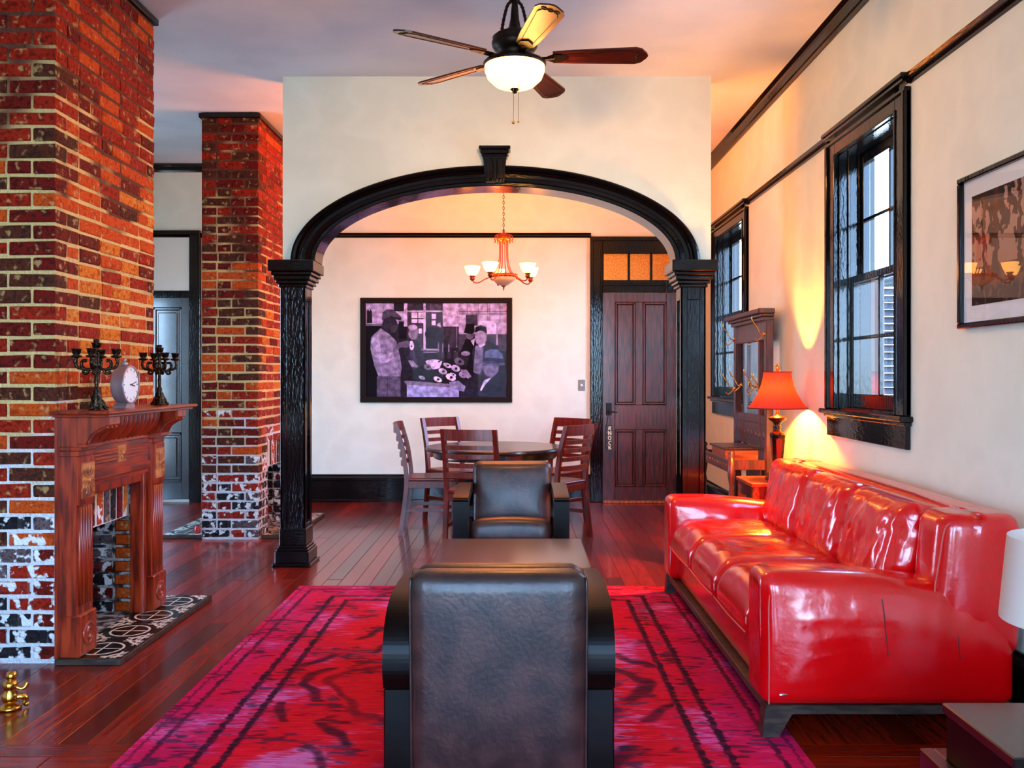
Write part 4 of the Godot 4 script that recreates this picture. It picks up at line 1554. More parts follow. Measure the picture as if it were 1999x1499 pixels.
	tube(st, curve([Vector3(0.0, 0.0, -0.07), Vector3(0.0, 0.08, -0.03), Vector3(0, 0.12, 0.0)], 4), 0.012, 8)
	tube(st, [Vector3(0.0, 0.11, 0.0), Vector3(-0.18, 0.10, 0.0), Vector3(-0.22, 0.0, 0.0)], 0.011, 8)
	lathe(st, [[0, -0.02], [0.018, -0.012], [0.022, 0], [0.016, 0.014], [0, 0.022]], 10, Vector3(0, 0.28, 0))
	part("frame", st, M.iron, fd)

func carved_block(o: Node3D, at: Vector3, w: float, h: float) -> MeshInstance3D:
	var st := new_st()
	box(st, at, Vector3(0.012, h, w), 0.003)
	var m := part("carved_block", st, M.carved_oak, o)
	for k in 12:
		st = new_st()
		var a := TAU * k / 12
		var dir := Vector3(0, sin(a) * h, cos(a) * w) * 0.44
		tube(st, [at + Vector3(0.006, 0, 0) + dir * 0.25, at + Vector3(0.007, 0, 0) + dir * 0.7, at + Vector3(0.006, 0, 0) + dir], [0.002, 0.0055, 0.001], 6)
		part("petal", st, M.carved_oak, m)
	st = new_st()
	lathe(st, [[0.014, 0], [0.012, 0.006], [0.0, 0.010]], 12, at + Vector3(0.005, 0, 0), rot(Vector3(0, 0, 1), -90))
	part("boss", st, M.carved_oak, m)
	return m

# ---------------------------------------------------------------- hall stand
func build_hall_tree() -> void:
	var o := thing("hall_stand", "tall dark carved wooden hall stand with mirror and coat hooks", "hall stand", P(1.745, 0, 6.68), -PI / 2)
	var m := M.dark_walnut as Material
	var st: SurfaceTool
	for sg in [-1, 1]:
		st = new_st()
		bx(st, sg * 0.42, sg * 0.475, 0.0, 1.66, 0.0, 0.05, 0.004)
		part("outer_post", st, m, o)
		st = new_st()
		bx(st, sg * 0.20, sg * 0.235, 0.75, 1.55, 0.005, 0.035, 0.004)
		part("inner_post", st, m, o)
		st = new_st() # turned front leg
		lathe(st, [[0, 0], [0.02, 0], [0.024, 0.03], [0.014, 0.06], [0.02, 0.12], [0.013, 0.2], [0.02, 0.34], [0.013, 0.42], [0.021, 0.46], [0.012, 0.5], [0.02, 0.55], [0.024, 0.58], [0.024, 0.70], [0.014, 0.71], [0.026, 0.735], [0.016, 0.755], [0, 0.76]], 14, Vector3(sg * 0.45, 0, 0.285))
		part("leg", st, m, o)
		st = new_st()
		bx(st, sg * 0.44, sg * 0.46, 0.62, 0.69, 0.05, 0.27, 0.003)
		part("arm_rail", st, m, o)
	st = new_st()
	bx(st, -0.43, 0.43, 0.60, 0.685, 0.275, 0.298, 0.004)
	part("front_rail", st, m, o)
	for k in 9:
		st = new_st()
		lathe(st, [[0.014, 0], [0.012, 0.005], [0.0, 0.008]], 10, Vector3(-0.36 + 0.09 * k, 0.642, 0.297), rot(Vector3(1, 0, 0), 90))
		part("boss", st, M.honey_wood, o)
	st = new_st()
	bx(st, -0.47, 0.47, 1.52, 1.66, 0.005, 0.04, 0.004)
	part("top_panel", st, m, o)
	st = new_st()
	bx(st, -0.485, 0.485, 1.655, 1.68, -0.0, 0.07, 0.004)
	bx(st, -0.50, 0.50, 1.68, 1.70, -0.0, 0.09, 0.004)
	bx(st, -0.52, 0.52, 1.70, 1.735, -0.0, 0.115, 0.006)
	part("cornice", st, m, o)
	st = new_st()
	bx(st, -0.205, 0.205, 0.99, 1.53, 0.012, 0.02)
	part("mirror", st, M.mirror, o)
	for y in [[0.93, 0.99], [0.76, 0.93], [0.40, 0.46]]:
		st = new_st()
		bx(st, -0.43, 0.43, y[0], y[1], 0.005, 0.03, 0.004)
		part("crosspiece", st, m, o)
	st = new_st()
	bx(st, -0.20, 0.20, 0.10, 0.62, 0.005, 0.02, 0.003)
	part("lower_panel", st, m, o)
	for k in 7:
		st = new_st()
		lathe(st, [[0.028, 0], [0.022, 0.008], [0.012, 0.005], [0.0, 0.012]], 12, Vector3(-0.33 + 0.11 * k, 0.845, 0.029), rot(Vector3(1, 0, 0), 90))
		part("rosette", st, m, o)
	st = new_st()
	bx(st, -0.25, 0.20, 0.655, 0.74, 0.03, 0.27, 0.004)
	part("glove_box", st, M.honey_wood, o)
	st = new_st()
	bx(st, -0.27, 0.22, 0.74, 0.757, 0.03, 0.285, 0.005)
	part("glove_box_lid", st, m, o)
	st = new_st()
	bx(st, -0.42, 0.42, 0.08, 0.10, 0.03, 0.27, 0.003)
	part("drip_shelf", st, m, o)
	for h in [[-0.44, 1.56], [0.44, 1.56], [-0.44, 1.17], [0.44, 1.17], [-0.22, 1.2], [0.22, 1.2]]:
		st = new_st()
		var b := Vector3(h[0], h[1], 0.05)
		lathe(st, [[0.016, 0], [0.014, 0.008], [0.006, 0.014], [0, 0.016]], 10, b, rot(Vector3(1, 0, 0), 90))
		tube(st, curve([b, b + Vector3(0, 0.0, 0.03), b + Vector3(0, 0.05, 0.055), b + Vector3(0, 0.09, 0.085), b + Vector3(0, 0.12, 0.09)], 4), 0.0045, 6)
		tube(st, curve([b, b + Vector3(0, -0.03, 0.03), b + Vector3(0, -0.045, 0.055), b + Vector3(0, -0.025, 0.07)], 4), 0.0045, 6)
		part("coat_hook", st, M.brass, o)

# ---------------------------------------------------------------- lamps and their tables
func build_lamps() -> void:
	var t := thing("lamp_table", "small orange brown wooden side table holding the red shaded lamp", "side table", P(1.586, 0, 5.67))
	var st := new_st()
	bx(st, -0.18, 0.18, 0.595, 0.62, -0.20, 0.20, 0.004)
	part("table_top", st, M.honey_wood, t)
	for sx in [-1, 1]:
		for sz in [-1, 1]:
			st = new_st()
			bx(st, sx * 0.13, sx * 0.17, 0.0, 0.595, sz * 0.15, sz * 0.19, 0.003)
			part("leg", st, M.honey_wood, t)
	st = new_st()
	bx(st, -0.15, 0.15, 0.52, 0.595, 0.165, 0.18)
	bx(st, -0.15, 0.15, 0.52, 0.595, -0.18, -0.165)
	bx(st, -0.165, -0.15, 0.52, 0.595, -0.165, 0.165)
	bx(st, 0.15, 0.165, 0.52, 0.595, -0.165, 0.165)
	part("apron", st, M.dark_walnut, t)
	st = new_st()
	bx(st, -0.15, 0.15, 0.18, 0.20, -0.17, 0.17, 0.003)
	part("lower_shelf", st, M.dark_walnut, t)

	var o := thing("table_lamp", "table lamp with a glowing red bell shade and carved pillar base", "lamp", P(1.605, 0.62, 5.62))
	st = new_st()
	for b in [[0.062, 0.0, 0.02], [0.052, 0.02, 0.045], [0.036, 0.045, 0.065], [0.022, 0.065, 0.085]]:
		bx(st, -b[0], b[0], b[1], b[2], -b[0], b[0], 0.004)
	part("base", st, M.dark_bronze, o)
	st = new_st()
	st.set_smooth_group(-1)
	lathe(st, [[0.032, 0.085], [0.054, 0.285]], 4, Vector3.ZERO, rot(Vector3.UP, 45), true)
	part("pillar", st, M.dark_bronze, o)
	for k in 4:
		st = new_st()
		var r := rot(Vector3.UP, 90 * k)
		prism(st, poly2([-0.011, 0.105, 0.011, 0.105, 0.020, 0.255, 0, 0.27, -0.020, 0.255]), 0.0, 0.003, Transform3D(r * rot(Vector3(1, 0, 0), 4.5), r * Vector3(0, 0.0, 0.0185)))
		part("panel", st, mat("lamp_panel", Color(0.36, 0.04, 0.035), 0.25), o)
	st = new_st()
	lathe(st, [[0.044, 0.283], [0.046, 0.296], [0.024, 0.303], [0.020, 0.318], [0.026, 0.335], [0.018, 0.345], [0.026, 0.36], [0.058, 0.385], [0.050, 0.395], [0.018, 0.405], [0.010, 0.42], [0.010, 0.46], [0, 0.46]], 20)
	part("neck", st, M.dark_bronze, o)
	st = new_st()
	var prof := []
	for k in 13:
		var u := k / 12.0
		prof.append([0.086 + 0.094 * pow(1.0 - u, 1.9), 0.45 + u * 0.225])
	lathe(st, prof, 32)
	var sh := mat("lamp_shade", Color(0.70, 0.07, 0.02), 0.8)
	sh.backlight_enabled = true
	sh.backlight = Color(0.14, 0.028, 0.003)
	part("shade", st, sh, o)
	st = new_st()
	var ring := []
	var ring2 := []
	for k in 33:
		var a := TAU * k / 32
		ring.append(Vector3(cos(a) * 0.181, 0.45, sin(a) * 0.181))
		ring2.append(Vector3(cos(a) * 0.087, 0.675, sin(a) * 0.087))
	tube(st, ring, 0.004, 6, false)
	part("shade_trim", st, mat("shade_trim", Color(0.30, 0.04, 0.03), 0.7), o)
	st = new_st()
	tube(st, ring2, 0.003, 6, false)
	part("shade_trim", st, M.shade_trim, o)
	st = new_st()
	for k in 3:
		var a := TAU * k / 3
		tube(st, [Vector3(0, 0.672, 0), Vector3(cos(a) * 0.086, 0.672, sin(a) * 0.086)], 0.002, 5)
	tube(st, curve([Vector3(0, 0.46, 0), Vector3(0.05, 0.50, 0), Vector3(0.05, 0.62, 0), Vector3(0, 0.672, 0)], 5), 0.002, 5)
	lathe(st, [[0, 0.672], [0.012, 0.675], [0.008, 0.685], [0.015, 0.695], [0.013, 0.712], [0.004, 0.722], [0, 0.73]], 12)
	part("finial", st, M.brass, o)
	st = new_st()
	lathe(st, [[0.0, 0.50], [0.018, 0.51], [0.030, 0.54], [0.026, 0.57], [0, 0.585]], 14)
	part("bulb", st, glow("lamp_bulb", Color(1.0, 0.72, 0.36), 6.0), o)
	omni(o, Vector3(0, 0.545, 0), Color(1.0, 0.62, 0.20), LAMP_TABLE, 0.02)

	var d := thing("dark_side_table", "low dark wooden side table by the near sofa arm, holding a white shaded lamp", "side table", P(1.295, 0, 2.10))
	st = new_st()
	bx(st, -0.235, 0.235, 0.425, 0.45, -0.165, 0.165, 0.003)
	part("table_top", st, M.espresso, d)
	st = new_st()
	bx(st, -0.228, 0.228, 0.0, 0.425, -0.158, 0.158, 0.003)
	part("cabinet", st, M.black_lacquer, d)
	st = new_st()
	bx(st, -0.262, -0.228, 0.0, 0.31, -0.23, 0.16, 0.003)
	bx(st, -0.228, 0.228, 0.0, 0.31, -0.23, -0.158, 0.003)
	part("plinth", st, M.espresso, d)
	var w := thing("white_shade_lamp", "lamp with a plain white drum shade on the low dark side table", "lamp", P(1.315, 0.45, 2.10))
	st = new_st()
	lathe(st, [[0, 0], [0.075, 0], [0.07, 0.015], [0.03, 0.03], [0.045, 0.09], [0.05, 0.13], [0.03, 0.19], [0.012, 0.22], [0.010, 0.36], [0, 0.36]], 20)
	part("base", st, M.pewter, w)
	st = new_st()
	lathe(st, [[0.178, 0.245], [0.160, 0.44]], 36)
	var ws := mat("white_shade", Color(0.90, 0.82, 0.77), 0.85)
	ws.backlight_enabled = true
	ws.backlight = Color(0.5, 0.48, 0.45)
	part("shade", st, ws, w)
	st = new_st()
	for k in 3:
		var a := TAU * k / 3
		tube(st, [Vector3(0, 0.35, 0), Vector3(cos(a) * 0.168, 0.35, sin(a) * 0.168)], 0.002, 5)
	part("spider", st, M.pewter, w)

# ---------------------------------------------------------------- ceiling fan
const LAMP_TABLE := 5.5
const LAMP_FAN := 2.2
const LAMP_CHANDELIER := 2.0

func build_fan() -> void:
	var o := thing("ceiling_fan", "bronze ceiling fan with five wooden blades and a lit glass bowl", "ceiling fan", P(-0.026, 2.69, 4.5))
	var y0 := -2.69
	var st := new_st()
	lathe(st, [[0.0, 3.215], [0.02, 3.215], [0.055, 3.235], [0.07, 3.285], [0, 3.285]], 20, Vector3(0, y0, 0))
	part("canopy", st, M.fan_bronze, o)
	st = new_st()
	tube(st, [Vector3(0, y0 + 3.0, 0), Vector3(0, y0 + 3.24, 0)], 0.012, 10)
	lathe(st, [[0, 3.13], [0.024, 3.135], [0.028, 3.15], [0.022, 3.168], [0.030, 3.18], [0, 3.19]], 14, Vector3(0, y0, 0))
	part("downrod", st, M.fan_bronze, o)
	for k in 4:
		st = new_st()
		var b := rot(Vector3.UP, 90 * k + 8)
		var p := []
		for q in curve([Vector3(0.012, 3.145, 0), Vector3(0.035, 3.12, 0), Vector3(0.05, 3.07, 0), Vector3(0.062, 3.01, 0), Vector3(0.066, 2.975, 0)], 5):
			p.append(b * q + Vector3(0, y0, 0))
		tube(st, p, 0.0075, 8)
		for j in range(4, p.size(), 2):
			lathe(st, [[0, -0.010], [0.011, 0], [0, 0.010]], 8, p[j])
		part("yoke_strap", st, M.fan_bronze, o)
	st = new_st()
	lathe(st, [[0.0, 2.845], [0.075, 2.848], [0.082, 2.865], [0.078, 2.875], [0.098, 2.89], [0.112, 2.91], [0.116, 2.93], [0.108, 2.95], [0.112, 2.957], [0.095, 2.972], [0.05, 2.985], [0.03, 3.01], [0.022, 3.05], [0.018, 3.10], [0.014, 3.14], [0, 3.14]], 32, Vector3(0, y0, 0))
	part("motor_housing", st, M.fan_bronze, o)
	var wood := ntex(90, 0.012, [Color(0.13, 0.03, 0.02), Color(0.25, 0.06, 0.03)], [0.3, 0.7], 256, 4)
	coat(planar(mat("fan_blade", Color.WHITE, 0.3), wood, Vector3(1, 8, 8)), 0.4, 0.12)
	for k in 5:
		var th := deg_to_rad(3 + 72 * k)
		var b := Basis(Vector3.UP, -th)
		var pb := b * rot(Vector3(1, 0, 0), -13)
		var at := Vector3(0, y0 + 2.858, 0)
		st = new_st()
		var pl := poly2([0.19, -0.045, 0.30, -0.055, 0.60, -0.069, 0.63, -0.055, 0.655, -0.02, 0.662, 0.0, 0.655, 0.02, 0.63, 0.055, 0.60, 0.069, 0.30, 0.055, 0.19, 0.045])
		prism(st, pl, -0.004, 0.004, Transform3D(pb * Basis(Vector3(1, 0, 0), Vector3(0, 0, -1), Vector3(0, 1, 0)), at))
		var bl := part("blade", st, M.fan_blade, o)
		st = new_st() # carved border near the tip
		var pts := []
		for q in [[0.25, 0.03], [0.57, 0.048], [0.60, 0.035], [0.615, 0.012], [0.625, 0.0], [0.615, -0.012], [0.60, -0.035], [0.57, -0.048], [0.25, -0.03]]:
			pts.append(at + pb * Vector3(q[0], -0.005, q[1]))
		tube(st, pts, 0.0018, 5)
		for j in 3:
			var sw := []
			for i in 13:
				var u := i / 12.0 * TAU
				sw.append(at + pb * Vector3(0.612 + 0.010 * cos(u), -0.005, (j - 1) * 0.030 + 0.013 * sin(u)))
			tube(st, sw, 0.0016, 5)
		part("carved_border", st, M.dark_bronze, bl)
		st = new_st()
		bar(st, at + b * Vector3(0.07, -0.012, 0), at + b * Vector3(0.20, -0.006, 0), 0.035, 0.012, b * Vector3(0, 0, 1), 0.003)
		prism(st, poly2([0.16, -0.012, 0.20, -0.036, 0.235, -0.03, 0.26, 0.0, 0.235, 0.03, 0.20, 0.036, 0.16, 0.012]), -0.011, -0.004, Transform3D(pb * Basis(Vector3(1, 0, 0), Vector3(0, 0, -1), Vector3(0, 1, 0)), at))
		part("blade_iron", st, M.dark_bronze, o)
	st = new_st()
	lathe(st, [[0.0, 2.842], [0.148, 2.838], [0.158, 2.828], [0.154, 2.816], [0.140, 2.812]], 36, Vector3(0, y0, 0))
	part("light_rim", st, M.fan_bronze, o)
	st = new_st()
	lathe(st, [[0.0, 2.700], [0.05, 2.703], [0.10, 2.722], [0.135, 2.755], [0.149, 2.79], [0.150, 2.815], [0.146, 2.822]], 40, Vector3(0, y0, 0))
	part("glass_bowl", st, glow("fan_glow", Color(1.0, 0.74, 0.34), 9.0), o)
	st = new_st()
	lathe(st, [[0, 2.678], [0.010, 2.682], [0.013, 2.69], [0.024, 2.70], [0.026, 2.706], [0, 2.71]], 16, Vector3(0, y0, 0))
	part("finial", st, M.fan_bronze, o)
	for c in [[-0.006, 0.07, 2.515, 0.008], [0.018, 0.05, 2.525, 0.005]]:
		st = new_st()
		tube(st, [Vector3(c[0], y0 + 2.70, c[1]), Vector3(c[0], y0 + c[2], c[1])], 0.0012, 5)
		lathe(st, [[0, -c[3]], [c[3], -c[3] * 0.5], [c[3], c[3] * 0.5], [0, c[3]]], 10, Vector3(c[0], y0 + c[2], c[1]))
		part("pull_chain", st, M.brass, o)
	omni(o, Vector3(0, y0 + 2.765, 0), Color(1.0, 0.68, 0.34), LAMP_FAN, 0.08)

# ---------------------------------------------------------------- chandelier
# the open top of a glass shade throws most of its light upwards
func up_light(parent: Node3D, at: Vector3, c: Color, e: float, size := 0.04) -> void:
	var l := SpotLight3D.new()
	l.name = "bulb_light"
	l.light_color = c
	l.light_energy = e
	l.light_size = size
	l.spot_range = 20.0
	l.spot_attenuation = 2.0
	l.spot_angle = 84.0
	l.spot_angle_attenuation = 0.6
	l.shadow_enabled = true
	parent.add_child(l, true)
	l.position = at
	l.rotation.x = PI / 2

func build_chandelier() -> void:
	var o := thing("chandelier", "copper coloured chandelier with five lit glass shades over the dining table", "chandelier", P(-0.13, 1.95, 7.2))
	var y0 := -1.95
	var st := new_st()
	lathe(st, [[0, 3.28], [0.02, 3.275], [0.05, 3.30], [0.055, 3.325], [0, 3.33]], 18, Vector3(0, y0, 0))
	part("canopy", st, M.copper_bronze, o)
	st = new_st()
	for k in 38:
		var y := 2.43 + k * 0.0225
		var ring := []
		var r := rot(Vector3.UP, 90 * (k % 2))
		for i in 9:
			var a := TAU * i / 8
			ring.append(Vector3(0, y0 + y, 0) + r * Vector3(cos(a) * 0.007, sin(a) * 0.015, 0))
		tube(st, ring, 0.0022, 5, false)
	var ch := part("chain", st, M.dark_bronze, o)
	st = new_st()
	lathe(st, [[0.0, 2.345], [0.03, 2.345], [0.052, 2.355], [0.06, 2.365], [0.052, 2.39], [0.03, 2.405], [0.008, 2.415], [0.006, 2.44], [0, 2.44]], 20, Vector3(0, y0, 0))
	for k in 8:
		var b := rot(Vector3.UP, 45 * k)
		var p := []
		for q in curve([Vector3(0.03, 2.40, 0), Vector3(0.06, 2.395, 0), Vector3(0.072, 2.37, 0), Vector3(0.066, 2.345, 0), Vector3(0.075, 2.335, 0)], 4):
			p.append(b * q + Vector3(0, y0, 0))
		tube(st, p, 0.005, 6)
	part("crown", st, M.copper_bronze, o)
	for k in 6:
		st = new_st()
		var b := rot(Vector3.UP, 60 * k + 15)
		var p := []
		for q in curve([Vector3(0.034, 2.35, 0), Vector3(0.034, 2.25, 0), Vector3(0.040, 2.18, 0), Vector3(0.062, 2.11, 0), Vector3(0.095, 2.075, 0)], 5):
			p.append(b * q + Vector3(0, y0, 0))
		tube(st, p, 0.0045, 6)
		part("stem", st, M.copper_bronze, o)
	st = new_st()
	lathe(st, [[0.095, 2.055], [0.108, 2.058], [0.112, 2.07], [0.105, 2.082], [0.092, 2.084], [0.09, 2.07], [0.095, 2.055]], 32, Vector3(0, y0, 0))
	for k in 20:
		var a := TAU * k / 20
		tube(st, [Vector3(cos(a) * 0.111, y0 + 2.056, sin(a) * 0.111), Vector3(cos(a + 0.2) * 0.108, y0 + 2.083, sin(a + 0.2) * 0.108)], 0.004, 5)
	part("ring", st, M.copper_bronze, o)
	st = new_st()
	lathe(st, [[0.008, 1.985], [0.02, 1.99], [0.04, 2.0], [0.065, 2.018], [0.085, 2.032], [0.097, 2.045], [0.102, 2.058]], 32, Vector3(0, y0, 0))
	var bowl := mat("marbled_glass", Color(0.66, 0.58, 0.50), 0.3)
	bowl.backlight_enabled = true
	bowl.backlight = Color(0.4, 0.33, 0.25)
	part("glass_bowl", st, bowl, o)
	st = new_st()
	lathe(st, [[0, 1.952], [0.004, 1.955], [0.003, 1.965], [0.008, 1.972], [0.006, 1.98], [0.02, 1.988], [0.022, 1.993], [0, 1.996]], 14, Vector3(0, y0, 0))
	part("finial", st, M.copper_bronze, o)
	var gm := glow("chandelier_glow", Color(1.0, 0.72, 0.34), 8.0)
	for k in 5:
		var b := Basis(Vector3.UP, deg_to_rad(175 - 72 * k))
		st = new_st()
		var p := []
		for q in curve([Vector3(0.10, 2.062, 0), Vector3(0.15, 2.045, 0), Vector3(0.20, 2.018, 0), Vector3(0.238, 2.02, 0), Vector3(0.252, 2.045, 0)], 5):
			p.append(b * q + Vector3(0, y0, 0))
		tube(st, p, 0.005, 6)
		part("arm", st, M.copper_bronze, o)
		st = new_st()
		lathe(st, [[0, 2.03], [0.012, 2.035], [0.022, 2.05], [0.016, 2.06], [0.026, 2.068], [0.026, 2.074], [0, 2.075]], 14, b * Vector3(0.252, 0, 0) + Vector3(0, y0, 0))
		part("cup", st, M.copper_bronze, o)
		st = new_st()
		lathe(st, [[0.0, 2.074], [0.028, 2.075], [0.042, 2.088], [0.052, 2.108], [0.058, 2.128], [0.066, 2.148], [0.062, 2.149], [0.054, 2.128], [0.040, 2.096]], 20, b * Vector3(0.252, 0, 0) + Vector3(0, y0, 0))
		part("glass_shade", st, gm, o)
		up_light(o, b * Vector3(0.252, 0, 0) + Vector3(0, y0 + 2.118, 0), Color(1.0, 0.50, 0.13), LAMP_CHANDELIER, 0.03)
		omni(o, b * Vector3(0.252, 0, 0) + Vector3(0, y0 + 2.118, 0), Color(1.0, 0.50, 0.13), LAMP_CHANDELIER * 0.22, 0.03)

# ---------------------------------------------------------------- pictures
func paint(im: Image, pts: Array, c: Color) -> void:
	var p := poly2(pts)
	var lo := 1e9
	var hi := -1e9
	for q in p:
		lo = minf(lo, q.y)
		hi = maxf(hi, q.y)
	for y in range(maxi(0, int(lo)), mini(im.get_height() - 1, int(hi)) + 1):
		var xs := []
		for i in p.size():
			var a := p[i]
			var b := p[(i + 1) % p.size()]
			if (a.y <= y + 0.5) != (b.y <= y + 0.5):
				xs.append(a.x + (y + 0.5 - a.y) / (b.y - a.y) * (b.x - a.x))
		xs.sort()
		for i in range(0, xs.size() - 1, 2):
			im.fill_rect(Rect2i(int(xs[i]), y, maxi(1, int(xs[i + 1]) - int(xs[i])), 1), c)

func tone(k: float, blue := 0.0) -> Color:
	k = minf(1.0, 1.25 * pow(k, 1.4))
	return Color(k * (0.84 - blue * 0.5), k * (0.75 - blue * 0.15), clampf(k * 0.95 + 0.02 + blue * 0.1 * k, 0, 1))

func print_picture() -> Image:
	# shapes are measured in a frame of 1999 x 1454 whose picture runs from (150, 195) to (1815, 1305)
	var s := 0.40
	var im := Image.create(int(1665 * s), int(1110 * s), false, Image.FORMAT_RGB8)
	im.fill(tone(0.22))
	var f := func(a: Array, c: Color) -> void:
		var b := []
		for i in a.size():
			b.append((a[i] - (150 if i % 2 == 0 else 195)) * s)
		paint(im, b, c)
	var r := func(x0: float, y0: float, x1: float, y1: float, c: Color) -> void:
		f.call([x0, y0, x1, y0, x1, y1, x0, y1], c)
	var e := func(x: float, y: float, a: float, b: float, c: Color, turn := 0.0) -> void:
		var q := []
		for k in 28:
			var t := TAU * k / 28
			var u := Vector2(cos(t) * a, sin(t) * b).rotated(turn)
			q.append_array([x + u.x, y + u.y])
		f.call(q, c)
	# the room behind
	r.call(150, 195, 640, 440, tone(0.72))
	r.call(480, 195, 600, 290, tone(0.2))
	r.call(150, 440, 330, 1305, tone(0.10))
	r.call(150, 440, 345, 462, tone(0.5))
	for x in [165, 195]:
		f.call([x, 290, x + 12, 265, x + 28, 290, x + 32, 430, x - 2, 430], tone(0.18))
	r.call(540, 410, 630, 620, tone(0.14))
	r.call(640, 195, 1060, 760, tone(0.34))
	r.call(600, 195, 640, 470, tone(0.78))
	r.call(700, 200, 835, 275, tone(0.3))
	r.call(905, 200, 1040, 275, tone(0.42))
	for q in [[690, 305, 760, 370], [772, 305, 832, 370], [690, 386, 760, 430], [772, 386, 832, 430], [928, 320, 982, 382], [928, 398, 976, 456], [922, 492, 976, 548], [775, 495, 815, 552]]:
		r.call(q[0], q[1], q[2], q[3], tone(0.86))
	r.call(640, 280, 1060, 300, tone(0.76))
	r.call(832, 195, 858, 748, tone(0.78))
	f.call([985, 450, 1030, 420, 1040, 490], tone(0.8))
	r.call(1060, 195, 1250, 470, tone(0.76))
	r.call(1060, 470, 1250, 720, tone(0.30))
	r.call(1215, 470, 1230, 720, tone(0.5))
	r.call(1250, 195, 1815, 560, tone(0.72))
	for x in [1345, 1475, 1585, 1610, 1730]:
		r.call(x, 195, x + 9, 420, tone(0.55))
	for y in [290, 318]:
		r.call(1250, y, 1815, y + 9, tone(0.5))
	r.call(1330, 330, 1470, 460, tone(0.33))
	r.call(1500, 405, 1715, 560, tone(0.80))
	r.call(1250, 560, 1815, 760, tone(0.36))
	r.call(1690, 430, 1712, 760, tone(0.66))
	r.call(860, 480, 1060, 740, tone(0.24))
	e.call(875, 560, 26, 45, tone(0.14))
	r.call(800, 735, 1000, 752, tone(0.7))
	r.call(830, 768, 1000, 782, tone(0.6))
	# the table with its heap of oysters
	f.call([600, 1128, 760, 960, 860, 900, 1260, 860, 1420, 1080, 1260, 1180], tone(0.17))
	f.call([600, 1118, 640, 1110, 1260, 1160, 1250, 1200, 630, 1160], tone(0.55))
	f.call([635, 1160, 1250, 1198, 1250, 1305, 635, 1305], tone(0.74, 0.25))
	# man in the middle
	f.call([620, 620, 680, 600, 760, 640, 830, 800, 860, 920, 760, 950, 640, 900, 600, 760], tone(0.27))
	e.call(712, 545, 58, 82, tone(0.58))
	e.call(705, 480, 56, 32, tone(0.74))
	f.call([655, 700, 700, 690, 780, 940, 700, 980], tone(0.36, 0.2))
	f.call([650, 870, 700, 870, 770, 940, 760, 955, 690, 945], tone(0.66))
	# standing man with cap
	f.call([325, 490, 430, 560, 515, 650, 560, 850, 575, 960, 560, 1062, 300, 1060, 250, 930, 205, 730, 212, 600], tone(0.60))
	f.call([220, 620, 300, 560, 330, 760, 300, 850, 250, 840], tone(0.70))
	f.call([280, 1060, 560, 1060, 562, 1300, 282, 1300], tone(0.44))
	r.call(400, 1070, 412, 1300, tone(0.34))
	e.call(435, 445, 90, 92, tone(0.26))
	f.call([440, 480, 520, 430, 535, 470, 500, 540, 450, 545], tone(0.34))
	f.call([342, 370, 350, 300, 400, 265, 470, 270, 520, 310, 575, 365, 560, 395, 430, 350, 345, 400], tone(0.40))
	f.call([430, 345, 575, 372, 560, 398, 440, 372], tone(0.22))
	f.call([265, 800, 330, 905, 400, 900, 490, 840, 470, 770, 400, 800, 330, 780], tone(0.72))
	f.call([470, 740, 540, 660, 640, 635, 670, 650, 650, 720, 560, 720, 480, 785], tone(0.46))
	e.call(693, 700, 28, 50, tone(1.0))
	e.call(690, 655, 18, 16, tone(0.9))
	e.call(692, 705, 8, 12, tone(0.3))
	# bowl, bottles, oysters
	f.call([858, 890, 1052, 890, 1020, 965, 960, 978, 905, 962], tone(0.86))
	e.call(955, 886, 98, 26, tone(0.97))
	f.call([1000, 885, 1050, 855, 1055, 870, 1010, 895], tone(0.15))
	for x in [[1010, 660], [1060, 670], [1132, 680], [1205, 760], [1225, 770]]:
		r.call(x[0] - 7, x[1], x[0] + 7, 820, tone(0.62))
		r.call(x[0] - 18, 770, x[0] + 18, 850, tone(0.3))
	for q in [[1000, 1095, 52, 30, 0.85], [815, 1076, 38, 19, 0.75], [1155, 1070, 62, 38, 0.86], [1060, 1000, 52, 34, 0.78], [1212, 965, 54, 38, 0.74], [1115, 930, 52, 26, 0.74], [1255, 885, 62, 42, 0.48], [1300, 1040, 50, 40, 0.62], [880, 950, 46, 32, 0.5], [1180, 1040, 40, 18, 0.95]]:
		e.call(q[0], q[1], q[2], q[3], tone(q[4]), 0.4)
		e.call(q[0] + 6, q[1] + 2, q[2] * 0.3, q[3] * 0.4, tone(0.2))
	# men on the right; their bluish tone paints in a window reflection
	f.call([1290, 720, 1330, 620, 1440, 590, 1470, 740, 1420, 1060, 1330, 980, 1380, 820, 1250, 800], tone(0.10))
	f.call([1390, 640, 1440, 610, 1425, 700], tone(0.8))
	e.call(1385, 570, 46, 55, tone(0.46))
	f.call([1310, 545, 1335, 440, 1430, 436, 1440, 530, 1400, 560], tone(0.09))
	e.call(1330, 790, 55, 28, tone(0.6))
	f.call([1410, 740, 1460, 690, 1600, 640, 1720, 700, 1700, 1000, 1520, 1050, 1420, 1050], tone(0.26, 0.3))
	f.call([1445, 700, 1540, 690, 1530, 960, 1500, 1040, 1420, 1010], tone(0.55, 0.2))
	e.call(1510, 600, 70, 96, tone(0.64))
	f.call([1440, 545, 1445, 480, 1510, 452, 1575, 480, 1582, 560, 1550, 530, 1500, 515], tone(0.09))
	f.call([1480, 690, 1530, 660, 1560, 620, 1560, 690, 1500, 720], tone(0.78))
	f.call([1260, 1300, 1310, 1190, 1500, 1230, 1560, 1070, 1700, 990, 1815, 950, 1815, 1305, 1260, 1305], tone(0.27, 0.45))
	f.call([1500, 1225, 1545, 1110, 1640, 1070, 1560, 1160, 1515, 1235], tone(0.85, 0.2))
